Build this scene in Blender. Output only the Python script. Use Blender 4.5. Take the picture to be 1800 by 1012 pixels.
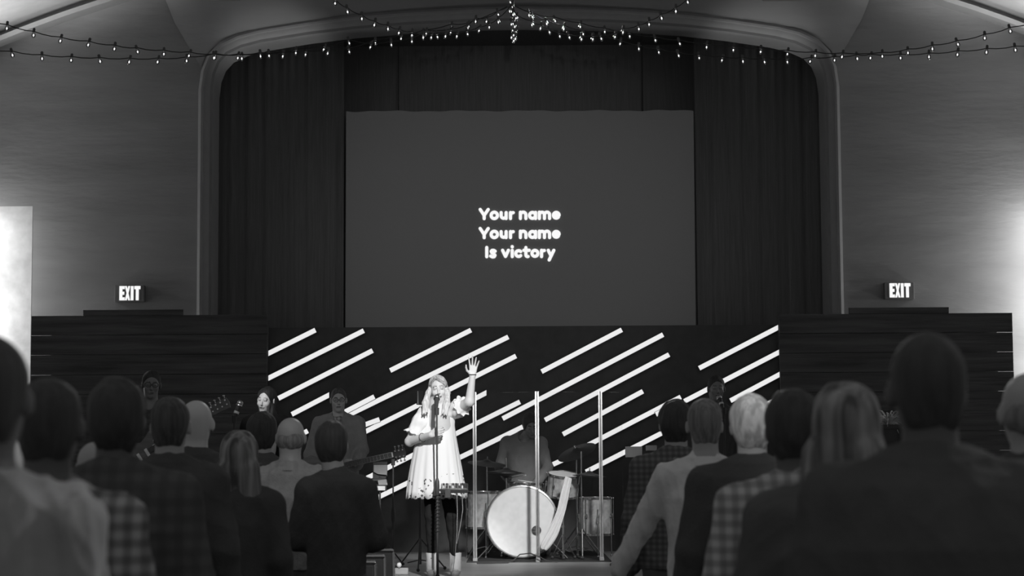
import bpy, bmesh, math, random
import numpy as np
from mathutils import Vector, Matrix, Euler
random.seed(7); np.random.seed(7)
PI = math.pi
for o in list(bpy.data.objects): bpy.data.objects.remove(o)
scene = bpy.context.scene
COL = scene.collection

# ------------------------------------------------------------------ camera, world, lights, exposure
FPX = 3500.0
cam_data = bpy.data.cameras.new('camera'); cam_data.lens = 36 * FPX / 1800; cam_data.sensor_width = 36
cam_data.clip_end = 200
cam = bpy.data.objects.new('camera', cam_data); COL.objects.link(cam)
CAMZ = 1.49
PITCH, YAW, ROLL = math.atan(313 / FPX), 12 / FPX, -math.radians(0.35)
CAMR = (Matrix.Rotation(YAW, 4, 'Z') @ Matrix.Rotation(PI / 2 + PITCH, 4, 'X') @ Matrix.Rotation(ROLL, 4, 'Z'))
cam.matrix_world = Matrix.Translation((0, 0, CAMZ)) @ CAMR
cam_data.dof.use_dof = True; cam_data.dof.focus_distance = 18.0; cam_data.dof.aperture_fstop = 4.0
scene.camera = cam
def P(px, py, Y):
    d = CAMR.to_3x3() @ Vector(((px - 900) / FPX, (506 - py) / FPX, -1.0))
    t = Y / d.y
    return Vector((d.x * t, Y, CAMZ + d.z * t))

world = bpy.data.worlds.new('world'); scene.world = world; world.use_nodes = True
bg = world.node_tree.nodes['Background']; bg.inputs[0].default_value = (1, 1, 1, 1); bg.inputs[1].default_value = 0.15
vs = scene.view_settings
scene.display_settings.display_device = 'sRGB'
vs.view_transform = 'Standard'; vs.look = 'None'; vs.exposure = 0; vs.gamma = 1; vs.use_curve_mapping = False
scene.cycles.use_denoising = True
scene.cycles.max_bounces = 6; scene.cycles.transparent_max_bounces = 12
scene.cycles.sample_clamp_indirect = 3

def spot(name, loc, target, energy, half_deg, blend=0.4, size=0.15):
    l = bpy.data.lights.new(name, 'SPOT'); l.energy = energy; l.spot_size = math.radians(2 * half_deg); l.spot_blend = blend
    l.shadow_soft_size = size
    o = bpy.data.objects.new(name, l); COL.objects.link(o); o.location = loc
    o.rotation_euler = (Vector(target) - Vector(loc)).to_track_quat('-Z', 'Y').to_euler(); return o
def area(name, loc, target, energy, sx, sy):
    l = bpy.data.lights.new(name, 'AREA'); l.energy = energy; l.shape = 'RECTANGLE'; l.size = sx; l.size_y = sy
    o = bpy.data.objects.new(name, l); COL.objects.link(o); o.location = loc
    o.rotation_euler = (Vector(target) - Vector(loc)).to_track_quat('-Z', 'Y').to_euler(); return o
# theatre spots on the singer and drums, a narrow one on the backing singer
spot('key_spot', (0.9, 7.0, 6.3), (-0.62, 17.2, 1.45), 5600, 4.6, 0.35)
spot('drum_spot', (2.6, 8.0, 6.6), (0.2, 20.2, 0.9), 6500, 4.0, 0.5, .4)
spot('backing_spot', (-4.6, 9.0, 6.0), tuple(P(468, 702, 17.0)), 2600, 1.5, 0.6)
spot('guitar_spot', (-4.0, 9.0, 6.4), tuple(P(600, 760, 19.4)), 420, 2.6, 0.6)
# a light rigged over the stage, pointing out at the seats
spot('back_light', (0.3, 20.3, 6.2), (0.0, 7.0, 1.4), 350, 17, 0.8, .2)
# narrow fill spots added to brighten chosen people in the seats
spot('house_spot', (-1.0, 2.0, 6.0), (1.5, 8.6, 1.65), 1700, 4.2, 0.9, .2)
spot('house_spot', (1.2, 2.0, 6.0), (-1.25, 10.9, 1.6), 480, 3.4, 0.9, .2)
spot('house_spot', (4.0, 5.2, 4.6), (-1.0, 3.8, 1.1), 230, 5, 0.9, .2)
spot('house_spot', (3.6, 7.2, 4.2), (1.02, 4.35, 1.5), 220, 3.2, 0.9, .1)
# wall washers standing low behind the plank walls, out at the hall's corners
def point(name, loc, energy, size=.12):
    l = bpy.data.lights.new(name, 'POINT'); l.energy = energy; l.shadow_soft_size = size
    o = bpy.data.objects.new(name, l); COL.objects.link(o); o.location = loc; return o
for s, wx in ((-1, -6.1), (1, 5.98)):
    for wz in (2.5, 3.3, 4.1): point('wall_washer', (wx, 22.08, wz), 17 if s < 0 else 24, .1)
    spot('ceiling_washer', (s * 7.0, 20.6, 5.0), (s * 5.7, 21.5, 6.9), 700, 26, 0.9, .2)
    spot('arch_uplight', (s * 2.4, 20.9, 3.9), (s * 2.75, 22.45, 5.95), 80, 15, 0.8)
# the projector at the back of the hall
spot('projector', (0.3, 1.5, 2.7), tuple(P(905, 440, 23.2)), 950, 8.0, 1.0, .05)
# soft fill added behind the camera to lift the seats
area('house_light', (1.5, 1.0, 5.5), (0, 9, 1.2), 5, 2.0, 1.0)

# ------------------------------------------------------------------ materials
MATS = {}
def mat(name, col, rough=0.6, metal=0.0, bump=0.0, bscale=40.0, spec=0.3, var=0.12, vscale=8.0, stretch=(1, 1, 1), sheen=0, clear=False):
    if name in MATS: return MATS[name]
    m = bpy.data.materials.new(name); m.use_nodes = True; nt = m.node_tree; N = nt.nodes; L = nt.links
    b = N['Principled BSDF']; b.inputs['Roughness'].default_value = rough; b.inputs['Metallic'].default_value = metal
    b.inputs['Specular IOR Level'].default_value = spec
    tc = N.new('ShaderNodeTexCoord'); mp = N.new('ShaderNodeMapping'); mp.inputs['Scale'].default_value = stretch
    L.new(tc.outputs['Object'], mp.inputs[0])
    nz = N.new('ShaderNodeTexNoise'); nz.inputs['Scale'].default_value = vscale; nz.inputs['Detail'].default_value = 4
    L.new(mp.outputs[0], nz.inputs['Vector'])
    cr = N.new('ShaderNodeValToRGB'); e = cr.color_ramp.elements
    lo, hi = col * (1 - var), min(1, col * (1 + var))
    e[0].position = 0.3; e[1].position = 0.7; e[0].color = (lo, lo, lo, 1); e[1].color = (hi, hi, hi, 1)
    L.new(nz.outputs['Fac'], cr.inputs[0]); L.new(cr.outputs[0], b.inputs['Base Color'])
    if bump:
        n2 = N.new('ShaderNodeTexNoise'); n2.inputs['Scale'].default_value = bscale; n2.inputs['Detail'].default_value = 5
        L.new(mp.outputs[0], n2.inputs['Vector'])
        bp = N.new('ShaderNodeBump'); bp.inputs['Strength'].default_value = bump; bp.inputs['Distance'].default_value = 0.02
        L.new(n2.outputs['Fac'], bp.inputs['Height']); L.new(bp.outputs[0], b.inputs['Normal'])
    MATS[name] = m; return m
def emit(name, v, s=1.0):
    if name in MATS: return MATS[name]
    m = bpy.data.materials.new(name); m.use_nodes = True; b = m.node_tree.nodes['Principled BSDF']
    b.inputs['Base Color'].default_value = (.05, .05, .05, 1); b.inputs['Emission Color'].default_value = (v, v, v, 1)
    b.inputs['Emission Strength'].default_value = s; b.inputs['Roughness'].default_value = .8; b.inputs['Specular IOR Level'].default_value = 0
    MATS[name] = m; return m
def plaid(name, dark, light, scale=38.0, w=0.25, soft=0.2):
    """woven check: light bands both ways"""
    m = bpy.data.materials.new(name); m.use_nodes = True; nt = m.node_tree; N = nt.nodes; L = nt.links
    b = N['Principled BSDF']; b.inputs['Roughness'].default_value = .9; b.inputs['Specular IOR Level'].default_value = .1
    tc = N.new('ShaderNodeTexCoord'); sp = N.new('ShaderNodeSeparateXYZ'); L.new(tc.outputs['Object'], sp.inputs[0])
    outs = []
    for ax in ('X', 'Z'):
        mu = N.new('ShaderNodeMath'); mu.operation = 'MULTIPLY'; mu.inputs[1].default_value = scale * 2 * PI / 6.0
        L.new(sp.outputs[ax], mu.inputs[0])
        sn = N.new('ShaderNodeMath'); sn.operation = 'SINE'; L.new(mu.outputs[0], sn.inputs[0])
        mr = N.new('ShaderNodeMapRange'); mr.inputs['From Min'].default_value = -soft; mr.inputs['From Max'].default_value = soft
        L.new(sn.outputs[0], mr.inputs['Value']); outs.append(mr.outputs[0])
    ad = N.new('ShaderNodeMath'); ad.operation = 'ADD'; L.new(outs[0], ad.inputs[0]); L.new(outs[1], ad.inputs[1])
    hf = N.new('ShaderNodeMath'); hf.operation = 'MULTIPLY'; hf.inputs[1].default_value = .5; L.new(ad.outputs[0], hf.inputs[0])
    cr = N.new('ShaderNodeValToRGB'); e = cr.color_ramp.elements
    e[0].color = (dark,) * 3 + (1,); e[1].color = (light,) * 3 + (1,)
    md = e.new(.5); md.color = ((dark * .65 + light * .35),) * 3 + (1,)
    L.new(hf.outputs[0], cr.inputs[0]); L.new(cr.outputs[0], b.inputs['Base Color'])
    MATS[name] = m; return m
def hairmat(name, lo, hi, scale=60, rough=.62, axis=(1, 1, .06)):
    m = bpy.data.materials.new(name); m.use_nodes = True; nt = m.node_tree; N = nt.nodes; L = nt.links
    b = N['Principled BSDF']; b.inputs['Roughness'].default_value = rough; b.inputs['Specular IOR Level'].default_value = .35
    tc = N.new('ShaderNodeTexCoord'); mp = N.new('ShaderNodeMapping'); mp.inputs['Scale'].default_value = axis
    L.new(tc.outputs['Object'], mp.inputs[0]); nz = N.new('ShaderNodeTexNoise'); nz.inputs['Scale'].default_value = scale
    nz.inputs['Detail'].default_value = 3; nz.inputs['Distortion'].default_value = .4; L.new(mp.outputs[0], nz.inputs['Vector'])
    cr = N.new('ShaderNodeValToRGB'); e = cr.color_ramp.elements; e[0].position = .38; e[1].position = .64
    e[0].color = (lo,) * 3 + (1,); e[1].color = (hi,) * 3 + (1,); L.new(nz.outputs['Fac'], cr.inputs[0]); L.new(cr.outputs[0], b.inputs['Base Color'])
    bp = N.new('ShaderNodeBump'); bp.inputs['Strength'].default_value = .6; bp.inputs['Distance'].default_value = .01
    L.new(nz.outputs['Fac'], bp.inputs['Height']); L.new(bp.outputs[0], b.inputs['Normal'])
    MATS[name] = m; return m

M = dict(
    wall=mat('wall_plaster', .31, .85, bump=.9, bscale=3.0, vscale=1.5, var=.10, stretch=(.5, 1, 2.2), spec=.1),
    ceiling=mat('ceiling_plaster', .42, .85, bump=.1, bscale=5, spec=.1, var=.05),
    trim=mat('trim_paint', .36, .6, spec=.25, var=.04),
    curtain=mat('black_curtain', .26, .95, bump=.1, bscale=6, stretch=(8, 8, .3), spec=.05),
    stagewall=mat('black_stage_wall', .105, .9, spec=.05, var=.08),
    plank=mat('dark_plank', .12, .65, bump=.4, bscale=10, stretch=(.25, 1, 4), var=.35, vscale=4, spec=.25),
    floor=mat('hall_floor', .08, .5, spec=.3, stretch=(4, .4, 1), var=.2),
    stage=mat('stage_boards', .30, .42, bump=.08, bscale=14, stretch=(.35, 5, 1), var=.25, vscale=6, spec=.4),
    rug=mat('black_rug', .06, 1, bump=.5, bscale=120, spec=0),
    black=mat('black_paint', .05, .45, spec=.4),
    blackcloth=mat('black_cloth', .10, .95, spec=.05, bump=.2, bscale=90, var=.1),
    darkcloth=mat('charcoal_cloth', .12, .95, spec=.05, bump=.2, bscale=90, var=.1),
    greycloth=mat('grey_knit', .36, .95, spec=.05, bump=.35, bscale=160, var=.1, vscale=30),
    midcloth=mat('mid_grey_cloth', .26, .95, spec=.05, bump=.2, bscale=90, var=.12),
    whitecloth=mat('white_cotton', .72, .9, spec=.1, bump=.2, bscale=30, var=.04),
    dimshirt=mat('grey_blue_shirt', .36, .9, spec=.1, bump=.3, bscale=18, var=.12),
    shirt=mat('pale_shirt', .75, .9, spec=.1, bump=.25, bscale=25, var=.06),
    jet=mat('jet_black_wool', .02, .95, spec=.03), legging=mat('black_legging', .022, .95, spec=.03),
    denim=mat('dark_trousers', .13, .95, spec=.05, bump=.2, bscale=120),
    skin=mat('pale_skin', .62, .5, spec=.35, bump=.05, bscale=80, var=.04),
    skin2=mat('tan_skin', .42, .5, spec=.4, bump=.08, bscale=80, var=.06),
    skin4=mat('deep_skin', .11, .5, spec=.4, bump=.08, bscale=80, var=.08),  # shade on the dark audience heads put into the skin colour
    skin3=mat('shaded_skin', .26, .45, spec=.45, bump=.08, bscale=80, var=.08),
    lips=mat('lip_skin', .22, .4, spec=.4), eye=mat('eye_dark', .06, .25, spec=.5), socket=mat('eyelid', .5, .5, spec=.2),
    chrome=mat('chrome', .75, .18, metal=1, var=.03), steel=mat('brushed_steel', .5, .35, metal=1, var=.05),
    brass=mat('cymbal_bronze', .1, .5, metal=.9, var=.1, vscale=30, stretch=(1, 1, 1)),
    pearl=mat('pearl_wrap', .66, .3, spec=.5, var=.28, vscale=22), drumhead=mat('drum_head', .74, .55, spec=.2, var=.06, vscale=18),
    leather=mat('silver_leather', .66, .35, spec=.5, bump=.2, bscale=40), wood=mat('guitar_wood', .2, .3, spec=.5, var=.2, stretch=(.5, 3, 3)),
    fret=mat('fretboard', .08, .5), white=mat('white_plastic', .8, .4, spec=.4), grey=mat('grey_plastic', .35, .5, spec=.3),
    socketm=mat('socket_rubber', .12, .5, spec=.3), wire=mat('black_cable', .05, .6, spec=.2),
    bar=emit('light_bar_diffuser', .84), text=emit('projected_letters', .95), screen=None,
    bulb=emit('bulb_filament', 1, 3.0), exit=emit('exit_letters', .95), lamp=emit('lamp_glow', .9, 1.5),
)
def screen_mat():
    m = bpy.data.materials.new('projection_screen'); m.use_nodes = True; b = m.node_tree.nodes['Principled BSDF']
    b.inputs['Base Color'].default_value = (.3, .3, .3, 1); b.inputs['Roughness'].default_value = 1; b.inputs['Specular IOR Level'].default_value = 0
    b.inputs['Emission Color'].default_value = (1, 1, 1, 1); b.inputs['Emission Strength'].default_value = .010
    return m
M['screen'] = screen_mat()
def clear_mat(name, rough, tint, base, ior=1.45):
    m = bpy.data.materials.new(name); m.use_nodes = True; nt = m.node_tree; N = nt.nodes; L = nt.links
    N.remove(N['Principled BSDF']); out = N['Material Output']
    tr = N.new('ShaderNodeBsdfTransparent'); tr.inputs[0].default_value = (tint,) * 3 + (1,)
    gl = N.new('ShaderNodeBsdfGlossy'); gl.inputs['Roughness'].default_value = rough; gl.inputs[0].default_value = (1, 1, 1, 1)
    fr = N.new('ShaderNodeFresnel'); fr.inputs[0].default_value = ior
    mx = N.new('ShaderNodeMixShader'); ad = N.new('ShaderNodeMath'); ad.operation = 'ADD'; ad.inputs[1].default_value = base
    L.new(fr.outputs[0], ad.inputs[0]); L.new(ad.outputs[0], mx.inputs[0]); L.new(tr.outputs[0], mx.inputs[1]); L.new(gl.outputs[0], mx.inputs[2])
    L.new(mx.outputs[0], out.inputs[0]); return m
M['acrylic'] = clear_mat('clear_acrylic', .02, .98, .0, 1.18)
M['hinge'] = clear_mat('clear_hinge_plastic', .25, .75, .55)
M['glass'] = clear_mat('bulb_glass', .03, .96, .03)
def lace_mat():
    m = bpy.data.materials.new('white_lace_cotton'); m.use_nodes = True; nt = m.node_tree; N = nt.nodes; L = nt.links
    b = N['Principled BSDF']; b.inputs['Roughness'].default_value = .9; b.inputs['Specular IOR Level'].default_value = .1
    tc = N.new('ShaderNodeTexCoord'); sp = N.new('ShaderNodeSeparateXYZ'); L.new(tc.outputs['Object'], sp.inputs[0])
    vo = N.new('ShaderNodeTexVoronoi'); vo.inputs['Scale'].default_value = 34; L.new(tc.outputs['Object'], vo.inputs['Vector'])
    nz = N.new('ShaderNodeTexNoise'); nz.inputs['Scale'].default_value = 13; nz.inputs['Detail'].default_value = 1; L.new(tc.outputs['Object'], nz.inputs['Vector'])
    c1 = N.new('ShaderNodeMath'); c1.operation = 'LESS_THAN'; c1.inputs[1].default_value = .36; L.new(vo.outputs['Distance'], c1.inputs[0])
    mr = N.new('ShaderNodeMapRange'); mr.inputs['From Min'].default_value = .86; mr.inputs['From Max'].default_value = .68
    mr.inputs['To Min'].default_value = .60; mr.inputs['To Max'].default_value = .38; L.new(sp.outputs['Z'], mr.inputs['Value'])
    c2 = N.new('ShaderNodeMath'); c2.operation = 'GREATER_THAN'; L.new(nz.outputs['Fac'], c2.inputs[0]); L.new(mr.outputs[0], c2.inputs[1])
    lt = N.new('ShaderNodeMath'); lt.operation = 'LESS_THAN'; lt.inputs[1].default_value = .88; L.new(sp.outputs['Z'], lt.inputs[0])
    a = N.new('ShaderNodeMath'); a.operation = 'MULTIPLY'; L.new(c1.outputs[0], a.inputs[0]); L.new(c2.outputs[0], a.inputs[1])
    a2 = N.new('ShaderNodeMath'); a2.operation = 'MULTIPLY'; L.new(a.outputs[0], a2.inputs[0]); L.new(lt.outputs[0], a2.inputs[1])
    mx = N.new('ShaderNodeMix'); mx.data_type = 'RGBA'; mx.inputs[6].default_value = (.8, .8, .8, 1); mx.inputs[7].default_value = (.12, .12, .12, 1)
    L.new(a2.outputs[0], mx.inputs[0]); L.new(mx.outputs[2], b.inputs['Base Color'])
    return m
M['lace'] = lace_mat()
M['check_dark'] = plaid('dark_check_flannel', .10, .19, 190, soft=.6)
M['check_mid'] = plaid('grey_check_flannel', .14, .42, 150, soft=.5)
M['check_light'] = plaid('pale_check_cotton', .24, .55, 150, soft=.5)
M['check_big'] = plaid('faint_plaid_jacket', .085, .12, 120, soft=.6)
M['hair_jet'] = hairmat('hair_jet', .014, .03); M['hair_black'] = hairmat('hair_black', .05, .07); M['hair_brown'] = hairmat('hair_brown', .06, .11)
M['hair_blond'] = hairmat('hair_blond', .45, .72, 70); M['hair_white'] = hairmat('hair_white', .5, .92, 45, .6, (1, 1, .25))
M['hair_streak'] = hairmat('hair_streaked', .08, .36, 28); M['hair_grey'] = hairmat('hair_grey', .16, .28)

# ------------------------------------------------------------------ mesh helpers
class MB:
    def __init__(s): s.v = []; s.f = []
    def add(s, vs, fs):
        n = len(s.v); s.v += [tuple(v) for v in vs]; s.f += [tuple(i + n for i in f) for f in fs]; return s
    def box(s, c, size, rot=None):
        c = Vector(c); hx, hy, hz = [q / 2 for q in size]; R = rot if rot is not None else Matrix.Identity(3)
        vs = [c + R @ Vector((x * hx, y * hy, z * hz)) for x in (-1, 1) for y in (-1, 1) for z in (-1, 1)]
        return s.add(vs, [(0, 1, 3, 2), (4, 6, 7, 5), (0, 4, 5, 1), (2, 3, 7, 6), (0, 2, 6, 4), (1, 5, 7, 3)])
    def cyl(s, a, b, r1, r2=None, n=16, cap=True):
        a = Vector(a); b = Vector(b); r2 = r1 if r2 is None else r2; d = (b - a)
        if d.length < 1e-9: return s
        d.normalize(); u = d.orthogonal().normalized(); w = d.cross(u)
        vs = []
        for c, r in ((a, r1), (b, r2)):
            vs += [c + (u * math.cos(2 * PI * i / n) + w * math.sin(2 * PI * i / n)) * r for i in range(n)]
        fs = [(i, (i + 1) % n, n + (i + 1) % n, n + i) for i in range(n)]
        if cap: fs += [tuple(range(n))[::-1], tuple(range(n, 2 * n))]
        return s.add(vs, fs)
    def tube(s, pts, r, n=8, closed=False):
        pts = [Vector(p) for p in pts]; m = len(pts); rs = r if hasattr(r, '__len__') else [r] * m
        vs = []; u = None
        for i, p in enumerate(pts):
            if closed: t = pts[(i + 1) % m] - pts[i - 1]
            else: t = pts[min(i + 1, m - 1)] - pts[max(i - 1, 0)]
            t.normalize()
            if u is None: u = t.orthogonal().normalized()
            u = (u - t * u.dot(t)).normalized(); w = t.cross(u)
            vs += [p + (u * math.cos(2 * PI * k / n) + w * math.sin(2 * PI * k / n)) * rs[i] for k in range(n)]
        fs = []
        for i in range(m if closed else m - 1):
            j = (i + 1) % m
            fs += [(i * n + k, i * n + (k + 1) % n, j * n + (k + 1) % n, j * n + k) for k in range(n)]
        if not closed: fs += [tuple(range(n))[::-1], tuple(range((m - 1) * n, m * n))]
        return s.add(vs, fs)
    def lathe(s, prof, c=(0, 0, 0), axis='Z', n=32, R=None, ring=False):
        """prof: (radius, height) list"""
        if ring: prof = list(prof) + [prof[0]]
        c = Vector(c); R = R if R is not None else {'Z': Matrix.Identity(3), 'Y': Matrix.Rotation(-PI / 2, 3, 'X'), 'X': Matrix.Rotation(PI / 2, 3, 'Y')}[axis]
        vs = []
        for r, h in prof: vs += [c + R @ Vector((r * math.cos(2 * PI * k / n), r * math.sin(2 * PI * k / n), h)) for k in range(n)]
        fs = []
        for i in range(len(prof) - 1): fs += [(i * n + k, i * n + (k + 1) % n, (i + 1) * n + (k + 1) % n, (i + 1) * n + k) for k in range(n)]
        if not ring and prof[0][0] > 1e-5: fs.append(tuple(range(n))[::-1])
        if not ring and prof[-1][0] > 1e-5: fs.append(tuple(range((len(prof) - 1) * n, len(prof) * n)))
        return s.add(vs, fs)
    def ball(s, c, r, n=14, m=8, R=None):
        r = r if hasattr(r, '__len__') else (r, r, r); R = R if R is not None else Matrix.Identity(3); c = Vector(c)
        vs = [c + R @ Vector((0, 0, -r[2]))]
        for i in range(1, m):
            ph = -PI / 2 + PI * i / m
            vs += [c + R @ Vector((r[0] * math.cos(ph) * math.cos(2 * PI * k / n), r[1] * math.cos(ph) * math.sin(2 * PI * k / n), r[2] * math.sin(ph))) for k in range(n)]
        vs.append(c + R @ Vector((0, 0, r[2]))); fs = [(0, 1 + (k + 1) % n, 1 + k) for k in range(n)]
        for i in range(m - 2): fs += [(1 + i * n + k, 1 + i * n + (k + 1) % n, 1 + (i + 1) * n + (k + 1) % n, 1 + (i + 1) * n + k) for k in range(n)]
        t = len(vs) - 1; b = 1 + (m - 2) * n; fs += [(b + k, b + (k + 1) % n, t) for k in range(n)]
        return s.add(vs, fs)
    def prism(s, poly, y0, y1):
        """polygon of (x,z) between two depths"""
        n = len(poly); vs = [(x, y0, z) for x, z in poly] + [(x, y1, z) for x, z in poly]
        return s.add(vs, [tuple(range(n)), tuple(range(2 * n - 1, n - 1, -1))] + [(i, n + i, n + (i + 1) % n, (i + 1) % n) for i in range(n)])
    def build(s, name, m, parent=None, smooth=True, bevel=0, origin=None):
        me = bpy.data.meshes.new(name); vs = s.v
        if origin is not None: o_ = Vector(origin); vs = [tuple(Vector(v) - o_) for v in vs]
        me.from_pydata(vs, [], s.f); me.validate()
        bm = bmesh.new(); bm.from_mesh(me)
        bmesh.ops.recalc_face_normals(bm, faces=bm.faces); bm.to_mesh(me); bm.free()
        if smooth:
            me.shade_smooth()
            me.set_sharp_from_angle(angle=math.radians(38))
        o = bpy.data.objects.new(name, me); COL.objects.link(o); me.materials.append(m)
        if origin is not None: o.location = origin
        if parent is not None: o.parent = parent
        if bevel:
            bv = o.modifiers.new('bevel', 'BEVEL'); bv.width = bevel; bv.segments = 2; bv.limit_method = 'ANGLE'
        return o
def tag(o, label, cat, group=None):
    o['label'] = label; o['category'] = cat
    if group: o['group'] = group
    return o
def thing(name, label, cat, loc=(0, 0, 0), rz=0, group=None):
    o = bpy.data.objects.new(name, None); o.empty_display_size = .1; COL.objects.link(o); o.location = loc; o.rotation_euler = (0, 0, rz)
    return tag(o, label, cat, group)
def struct(o): o['kind'] = 'structure'; return o
def copy_tree(o, parent=None):
    c = o.copy(); COL.objects.link(c)
    if parent is not None: c.parent = parent
    for ch in list(o.children): copy_tree(ch, c)
    return c

# ------------------------------------------------------------------ implicit surfaces for bodies and cloth
class Sdf:
    def __init__(s): s.ops = []
    def cap(s, a, b, ra, rb=None, k=.02, mode='+'): s.ops.append(('cap', np.array(a, float), np.array(b, float), ra, ra if rb is None else rb, k, mode)); return s
    def ell(s, c, r, R=None, k=.02, mode='+'):
        s.ops.append(('ell', np.array(c, float), np.array(r, float), np.eye(3) if R is None else np.array(R), k, mode)); return s
    def loft(s, zs, rx, ry, cx=0, cy=0, k=.02, mode='+'):
        zs = np.array(zs, float); f = lambda q: np.full(len(zs), float(q)) if np.isscalar(q) else np.array(q, float)
        s.ops.append(('loft', zs, f(rx), f(ry), f(cx), f(cy), k, mode)); return s
    def mesh(s, res, zmin=None, zmax=None):
        lo = np.full(3, 1e9); hi = -lo; bbs = []
        for o in s.ops:
            if o[0] == 'cap': r = max(o[3], o[4]); a, b = np.minimum(o[1], o[2]) - r, np.maximum(o[1], o[2]) + r
            elif o[0] == 'ell':
                e = np.sqrt(((o[3] * o[2][None, :]) ** 2).sum(1)); a, b = o[1] - e, o[1] + e
            else: a = np.array([(o[4] - o[2]).min(), (o[5] - o[3]).min(), o[1].min()]); b = np.array([(o[4] + o[2]).max(), (o[5] + o[3]).max(), o[1].max()])
            bbs.append((a, b))
            if o[-1] == '+': lo = np.minimum(lo, a); hi = np.maximum(hi, b)
        lo -= 3 * res; hi += 3 * res; n = np.ceil((hi - lo) / res).astype(int) + 1
        D = np.full(n, 1.0, np.float32)
        ax = [(lo[i] + res * np.arange(n[i])).astype(np.float32) for i in range(3)]
        for o, (a, b) in zip(s.ops, bbs):
            k = o[-2]; pad = k + 3 * res
            i0 = np.maximum(np.floor((a - pad - lo) / res).astype(int), 0); i1 = np.minimum(np.ceil((b + pad - lo) / res).astype(int) + 1, n)
            if (i1 <= i0).any(): continue
            sl = tuple(slice(i0[q], i1[q]) for q in range(3))
            X = ax[0][sl[0]][:, None, None]; Y = ax[1][sl[1]][None, :, None]; Z = ax[2][sl[2]][None, None, :]
            if o[0] == 'cap':
                A, B, ra, rb = o[1], o[2], o[3], o[4]; ba = B - A; L2 = max((ba ** 2).sum(), 1e-12)
                h = np.clip(((X - A[0]) * ba[0] + (Y - A[1]) * ba[1] + (Z - A[2]) * ba[2]) / L2, 0, 1)
                d = np.sqrt((X - A[0] - h * ba[0]) ** 2 + (Y - A[1] - h * ba[1]) ** 2 + (Z - A[2] - h * ba[2]) ** 2) - (ra + (rb - ra) * h)
            elif o[0] == 'ell':
                c, r, R = o[1], o[2], o[3]; p = [R[0, i] * (X - c[0]) + R[1, i] * (Y - c[1]) + R[2, i] * (Z - c[2]) for i in range(3)]
                k0 = np.sqrt(sum((p[i] / r[i]) ** 2 for i in range(3))); k1 = np.sqrt(sum((p[i] / r[i] ** 2) ** 2 for i in range(3))) + 1e-9
                d = k0 * (k0 - 1) / k1
            else:
                z = ax[2][sl[2]]; rx, ry, cx, cy = [np.interp(z, o[1], q)[None, None, :] for q in o[2:6]]
                k0 = np.sqrt(((X - cx) / rx) ** 2 + ((Y - cy) / ry) ** 2)
                k1 = np.sqrt(((X - cx) / rx ** 2) ** 2 + ((Y - cy) / ry ** 2) ** 2) + 1e-6
                d = np.where(k0 < .05, -np.minimum(rx, ry), k0 * (k0 - 1) / k1)
                d = np.maximum(d, np.maximum(o[1].min() - Z, Z - o[1].max()))
            E = D[sl]
            if o[-1] == '+':
                h = np.clip(.5 + .5 * (E - d) / k, 0, 1); D[sl] = E + (d - E) * h - k * h * (1 - h)
            elif o[-1] == '-':
                h = np.clip(.5 - .5 * (E + d) / k, 0, 1); D[sl] = E + (-d - E) * h + k * h * (1 - h)
        if zmin is not None: D = np.maximum(D, zmin - ax[2][None, None, :])
        if zmax is not None: D = np.maximum(D, ax[2][None, None, :] - zmax)
        return nets(D, lo, res)
def nets(D, lo, res):
    S = D < 0
    c = [S[a:S.shape[0] - 1 + a, b:S.shape[1] - 1 + b, g:S.shape[2] - 1 + g] for a in (0, 1) for b in (0, 1) for g in (0, 1)]
    anyv = c[0].copy(); allv = c[0].copy()
    for q in c[1:]: anyv |= q; allv &= q
    mask = anyv & ~allv; ijk = np.argwhere(mask); idx = np.full(mask.shape, -1, np.int32); idx[mask] = np.arange(len(ijk))
    acc = np.zeros((len(ijk), 3)); cnt = np.zeros(len(ijk))
    i, j, k = ijk.T
    for axis in range(3):
        others = [q for q in range(3) if q != axis]
        for u in (0, 1):
            for w in (0, 1):
                a = [0, 0, 0]; a[others[0]] = u; a[others[1]] = w; b = list(a); b[axis] = 1
                da = D[i + a[0], j + a[1], k + a[2]]; db = D[i + b[0], j + b[1], k + b[2]]; cr = (da < 0) != (db < 0)
                t = np.where(cr, da / np.where(cr, da - db, 1), 0)
                p = np.tile(np.array(a, float), (len(ijk), 1)); p[:, axis] = t
                acc += p * cr[:, None]; cnt += cr
    V = (ijk + acc / cnt[:, None]) * res + lo
    Fs = []
    for axis in range(3):
        s0 = [slice(None)] * 3; s1 = [slice(None)] * 3; s0[axis] = slice(0, -1); s1[axis] = slice(1, None)
        ch = S[tuple(s0)] != S[tuple(s1)]; e = np.argwhere(ch); u, w = [(1, 2), (2, 0), (0, 1)][axis]
        ok = (e[:, u] > 0) & (e[:, w] > 0) & (e[:, u] < D.shape[u] - 1) & (e[:, w] < D.shape[w] - 1); e = e[ok]
        def at(du, dw):
            q = e.copy(); q[:, u] += du; q[:, w] += dw; return idx[q[:, 0], q[:, 1], q[:, 2]]
        f = np.stack([at(-1, -1), at(0, -1), at(0, 0), at(-1, 0)], 1)
        flip = ~S[e[:, 0], e[:, 1], e[:, 2]]; f[flip] = f[flip][:, ::-1]; Fs.append(f)
    F = np.concatenate(Fs); F = F[(F >= 0).all(1)]
    return V, F
def folds(V, amp, freq, seed, zf=.4):
    r = np.random.RandomState(seed); out = np.zeros(len(V))
    for q in range(5):
        d = r.randn(3); d[2] *= zf; d /= np.linalg.norm(d); f = freq * (1 + q * .5)
        w = V @ (r.randn(3) * 4)
        t_ = np.sin(V @ d * f + r.rand() * 6 + 1.3 * np.sin(w)); out += (t_ if freq > 40 else 1 - 2 * np.abs(t_) ** .7) / (1 + q * .5)
    return out * amp / 2
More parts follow.
